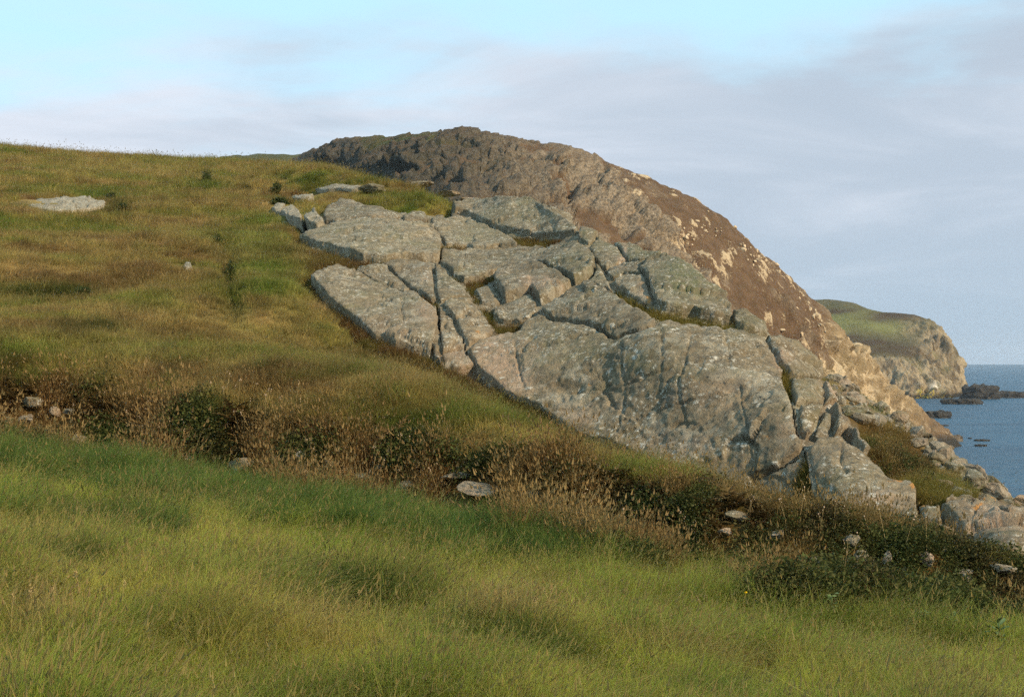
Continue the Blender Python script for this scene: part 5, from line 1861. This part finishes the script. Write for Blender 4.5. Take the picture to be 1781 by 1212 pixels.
def bush(px, py, wpx, hpx, label, seed):
    h = ground.hit([px], [py + hpx * 0.4])[0]
    a, c = wpx * h[1] / F * 0.5, hpx * h[1] / F
    root = tag(link('gorse_bush', None, None, h), label, 'bush', 'dark bushes on the grass slopes')
    V, f_ = leaf_ball(seed, 1100, (a * 1.1, a * 0.9, c * (1.7 if py > 700 else 1.15)), min(a, 0.45) * 0.26)
    link('foliage', mesh_np('foliage', V, f_, mg, False), root)
    Vs, Fs, n0 = [], [], 0
    for k in range(6):
        w = k * 1.05 + seed
        v, ff = tube([(0, 0, -0.1), (a * .25 * math.cos(w), a * .25 * math.sin(w), c * .4), (a * .5 * math.cos(w), a * .4 * math.sin(w), c * .75)], 0.02 * a + 0.008, 0.006)
        Vs.append(v)
        Fs.append(ff + n0)
        n0 += len(v)
    link('stem', mesh_np('stem', np.concatenate(Vs), np.concatenate(Fs), mw), root)


for k, q in enumerate([(1091, 797, 46, 18, 'low dark bush on the grass edge just below the main rock face'),
                       (193, 345, 20, 13, 'small dark bush at the right tip of the long low outcrop'),
                       (212, 362, 22, 12, 'dark shrub in green grass right of the long low outcrop'),
                       (487, 352, 28, 9, 'flat dark bush just above the three loose blocks'),
                       (482, 330, 20, 18, 'brownish upright bush higher than the flat dark bush'),
                       (403, 476, 28, 24, 'rounded dark bush in the green hollow of the left slope'),
                       (360, 313, 18, 22, 'dark bush on the faint path near the skyline'),
                       (402, 530, 14, 18, 'small dark bush below the rounded one in the green hollow'),
                       (376, 420, 22, 16, 'low dark bush at the top of the green hollow'),
                       (145, 508, 26, 10, 'dark rushy bush on the far left slope'),
                       (190, 571, 12, 14, 'small bush alone on the lower left slope'),
                       (392, 612, 18, 9, 'flat dark tuft-like bush in the middle of the slope'),
                       (130, 1000, 46, 26, 'brown-green bushy clump in the near field at the left'),
                       (88, 908, 60, 16, 'dark clump in a hollow of the near field at the left'),
                       (1400, 650, 26, 12, 'dark bush on the rock shoulder right of the main face'),
                       (992, 424, 44, 9, 'dark mossy bush in the joint at the outcrop top')]):
    bush(*q, seed=k * 3 + 1)

# dead flower heads and grass stalks standing out of the bank and the field
mh, g, b, pos = material('dry_head')
g.l.new(g.mix(g.step(g.noise(pos, 60, 2, 0.5), 0.3, 0.7), (0.30, 0.19, 0.12), (0.50, 0.40, 0.29)), b.inputs['Base Color'])
mst, g, b, pos = material('dry_stalk')
g.l.new(g.mix(g.noise(pos, 30, 2, 0.5), (0.26, 0.18, 0.08), (0.40, 0.31, 0.15)), b.inputs['Base Color'])
my, g, b, pos = material('yellow_petal')
g.l.new(g.mix(g.noise(pos, 30, 2, 0.5), (0.80, 0.50, 0.01), (0.85, 0.62, 0.03)), b.inputs['Base Color'])


def stalk_parts(h, lean, head, r):
    st, sf = tube([(0, 0, -0.03), (lean * .25, 0, h * .5), (lean, 0, h)], 0.0035, 0.002, 4)
    Vs, Fs, n0 = [], [], 0
    for k in range(head):
        v, f_ = ICO2
        s = r.uniform(0.006, 0.012)
        c = np.array((lean + r.normal(0, 0.03), r.normal(0, 0.03), h + r.normal(0, 0.035)))
        if k == 0:
            c = np.array((lean, 0, h))
        Vs.append(v * np.array((s, s, s * 1.2)) + c)
        Fs.append(f_ + n0)
        n0 += len(v)
    return st, sf, np.concatenate(Vs), np.concatenate(Fs)


rs_ = np.random.default_rng(5)
protos = []
for i in range(5):
    st, sf, hv, hf = stalk_parts(rs_.uniform(0.45, 0.65), rs_.uniform(0.02, 0.12), 2 + i % 3, rs_)
    protos.append((mesh_np('stalk', st, sf, mst), mesh_np('flower_head', hv, hf, mh)))
SP = [(270, 760, 50, 22), (430, 745, 60, 22), (300, 785, 40, 14), (560, 820, 60, 26), (610, 845, 50, 22), (690, 850, 60, 26), (720, 810, 60, 22), (480, 720, 50, 14), (380, 700, 50, 12), (1060, 925, 50, 24), (1210, 930, 50, 26),
      (1430, 930, 70, 26), (1560, 945, 60, 20), (1480, 985, 60, 24), (150, 700, 50, 14), (1340, 905, 60, 14)]
SP_PLACE = ['in the tan bank above the lush strip\'s left half', 'beside the dark bramble clump on the left bank', 'at the bank foot by the dull grey stone', 'round the pair of pale stones in the bank',
            'below the pair of pale stones in the bank', 'left of the largest yellow-grey boulder', 'above the slanting pale ridge of rock', 'on the bank top left of centre', 'on the bank top near the left quarter',
            'beside the yellow flower pair', 'among the brambles under the main rock face', 'in the bank below the cracked lower right face', 'near the narrow upright tan stone', 'low in the right bank under the pinkish stone',
            'behind the bright pale boulder at far left', 'on the bank top near the flat lichen-spotted stone']
for (cx, cy, sx, sy), place in zip(SP, SP_PLACE):
    for _ in range(6):
        h = ground.hit([rs_.normal(cx, sx * .7)], [rs_.normal(cy + 14, sy * .7)])[0]
        if h[1] > 30:
            continue
        a, c = protos[int(rs_.integers(0, 5))]
        root = tag(link('dead_flower', None, None, h), 'thin dead flower stem ' + place, 'dead flower', 'dead flower stems of the bank')
        root.rotation_euler = (rs_.normal(0, .12), rs_.normal(0, .12), rs_.uniform(0, 6.28))
        s = rs_.uniform(0.7, 1.15)
        root.scale = (s, s, s)
        link('stalk', a, root)
        link('flower_head', c, root)


def yellow(px, py, dpx, label):
    h = ground.hit([px], [py + 12])[0]
    Yf = h[1] - 0.45
    u_, w_ = ray(px, py)
    d = dpx * Yf / F * 0.5
    h = np.array((float(u_) * Yf, Yf + 0.16, float(ground.at(float(u_) * Yf, Yf + 0.16))))
    top = max(EYE + float(w_) * Yf - h[2], 0.08)
    root = tag(link('yellow_flower', None, None, h), label, 'flower', 'yellow flowers along the bank')
    st, sf = tube([(0, 0, -0.05), (0, -0.05, top * .5), (0, -0.16, top)], 0.004, 0.003, 4)
    link('stem', mesh_np('stem', st, sf, mst), root)
    V, Fc = [], []
    for k in range(13):
        w = 2 * math.pi * k / 13
        dr = np.array((math.cos(w), -0.55 * math.sin(w) - .2, math.sin(w) * .8))
        sd = np.array((-math.sin(w), -0.5 * math.cos(w), math.cos(w) * .8))
        c0 = np.array((0, -0.17, top))
        n0 = len(V)
        V += [c0, c0 + dr * d * .6 + sd * d * .28, c0 + dr * d * 1.1, c0 + dr * d * .6 - sd * d * .28]
        Fc += [(n0, n0 + 1, n0 + 2, n0 + 3)]
    link('petals', mesh_np('petals', np.array(V), np.array(Fc), my, False), root)
    v, f_ = ICO2
    link('flower_centre', mesh_np('flower_centre', v * d * .4 + np.array((0, -0.18, top)), f_, my), root)


yellow(1052, 922, 10, 'larger yellow flower, lower of the pair in front of the bank')
yellow(1047, 911, 8, 'smaller yellow flower, upper of the pair in front of the bank')
yellow(1297, 1029, 6, 'lone yellow flower at the near field\'s edge right of the dark hollow')
yellow(328, 977, 7, 'lone yellow flower in the near field at left')


def long_stalk(px, py, hpx, lean, label, seed):
    h = ground.hit([px], [py])[0]
    hh = hpx * h[1] / F
    r = np.random.default_rng(seed)
    root = tag(link('grass_stalk', None, None, h), label, 'grass stalk', 'tall dry grass stalks in the near field')
    L = lean * hh
    st, sf = tube([(0, 0, -0.03), (L * .15, 0, hh * .4), (L * .5, 0, hh * .8), (L, 0, hh)], 0.0028, 0.0016, 4)
    link('stalk', mesh_np('stalk', st, sf, mst), root)
    V, f_ = leaf_ball(seed, 30, (0.007, 0.007, 0.05), 0.014)
    V = V * np.array((1, 1, 1)) + np.array((L, 0, hh - 0.01))
    link('seed_head', mesh_np('seed_head', V, f_, mst, False), root)


for k, (x, y, h_, ln, lab) in enumerate([
    (680, 1020, 48, .45, 'tallest bent dry stalk in the middle of the near field'), (535, 1060, 40, .1, 'dry stalk left of the dark rushy hollow'),
    (570, 1075, 44, -.1, 'dry stalk in the left part of the dark rushy hollow'), (618, 1092, 60, .1, 'pale stalk in the middle of the dark rushy hollow'),
    (655, 1090, 50, .3, 'pale stalk at the right end of the dark rushy hollow'), (60, 1120, 90, .35, 'long leaning stalk at the left edge of the near field'),
    (40, 1110, 80, .15, 'second leaning stalk at the left edge, nearer the corner'), (18, 1140, 100, .05, 'upright stalk closest to the lower left corner'),
    (212, 1060, 40, .1, 'short upright stalk in tan grass at left'), (960, 1090, 60, -.2, 'stalk bent left above the tan tuft'),
    (930, 1110, 66, .05, 'straight stalk rising from the tan tuft'), (830, 1150, 44, .15, 'short stalk under the tan tuft'),
    (1110, 1200, 50, -.3, 'stalk leaning left near the bottom centre'), (1500, 1200, 60, .2, 'stalk leaning right near the bottom right'),
    (1690, 1140, 40, .4, 'bent stalk near the field\'s right edge'), (200, 1020, 36, .1, 'thin stalk behind the bushy clump at left'),
    (320, 960, 26, 0, 'little stalk beside the lone yellow flower'), (1010, 1085, 50, .2, 'stalk right of the tan tuft'), (140, 1060, 60, -.15, 'stalk between the left edge and the bushy clump')]):
    long_stalk(x, y, h_, ln, lab, 700 + k)


def dock(px, py, wpx, label, seed):
    """leafy dock or thistle rosette with broad pale green leaves"""
    h = ground.hit([px], [py + wpx * .4])[0]
    s = wpx * h[1] / F * 0.6
    h = np.array((h[0] * (1 - 0.4 / h[1]), h[1] - 0.4, float(ground.at(h[0] * (1 - 0.4 / h[1]), h[1] - 0.4)) + 0.12))
    root = tag(link('dock_plant', None, None, h), label, 'plant', 'broad-leaved plants along the bank')
    r = np.random.default_rng(seed)
    st, sf = tube([(0, 0, -0.05), (0.02, 0, s * 1.4)], 0.008, 0.004, 5)
    link('stem', mesh_np('stem', st, sf, M_DOCK), root)
    for k in range(11):
        w = k * 2.4 + r.normal(0, .2)
        el = r.uniform(0.1, 0.9)
        d = np.array((math.cos(w) * math.cos(el), math.sin(w) * math.cos(el), math.sin(el)))
        sd = np.array((-math.sin(w), math.cos(w), 0.15))
        up = np.cross(d, sd)
        z0 = np.array((0, 0, s * (0.15 + 0.11 * k)))
        L = s * r.uniform(0.7, 1.1)
        V, Fc = [], []
        for t, wd, dr in ((0.05, .05, 0), (.3, .2, .03), (.6, .24, 0), (.85, .14, -.10), (1.0, .02, -.2)):
            m_ = z0 + d * L * t + np.array((0, 0, dr * L))
            V += [m_ - sd * L * wd, m_ - up * 0.05 * L, m_ + sd * L * wd]
        for i in range(4):
            for j in range(2):
                Fc.append((i * 3 + j, i * 3 + j + 1, i * 3 + j + 4, i * 3 + j + 3))
        link('leaf', mesh_np('leaf', np.array(V), np.array(Fc), M_DOCK, True), root)


M_DOCK, g, b, pos = material('dock_leaf')
g.l.new(g.mix(g.step(g.noise(pos, 15, 3, 0.6), 0.3, 0.7), (0.075, 0.120, 0.040), (0.15, 0.20, 0.085)), b.inputs['Base Color'])
for k, q in enumerate([(1590, 1020, 34, 'tall pale green leafy plant in the middle of the right bank'), (1445, 1040, 30, 'leafy plant beside the dark hole at the field\'s edge'),
                       (1735, 1105, 44, 'broad-leaved grey-green plant at the right edge of the field'), (1605, 1082, 22, 'small bright leafy plant at the foot of the right bank'),
                       (1120, 880, 22, 'leafy plant near the bank top right of the yellow pair'), (1655, 1085, 28, 'leafy plant between the small bright one and the grey-green one')]):
    dock(*q, seed=800 + k)

# ------------------------------------------------------------------ sea air
hz = bpy.data.materials.new('air'); hz.use_nodes = True
t_ = hz.node_tree; t_.nodes.clear()
o_ = t_.nodes.new('ShaderNodeOutputMaterial'); v_ = t_.nodes.new('ShaderNodeVolumePrincipled')
v_.inputs['Color'].default_value = (0.80, 0.88, 1.0, 1); v_.inputs['Density'].default_value = 0.00006; v_.inputs['Anisotropy'].default_value = 0.2
t_.links.new(v_.outputs[0], o_.inputs['Volume'])
X0, X1, Y0, Y1, Z0, Z1 = -8100, 8100, -8100, 8100, -8, 125
V = np.array([(x, y, z) for x in (X0, X1) for y in (Y0, Y1) for z in (Z0, Z1)], float)
Fc = np.array([(0, 1, 3, 2), (4, 6, 7, 5), (0, 4, 5, 1), (2, 3, 7, 6), (0, 2, 6, 4), (1, 5, 7, 3)])
tag(link('haze', mesh_np('haze', V, Fc, hz, False)), kind='stuff')
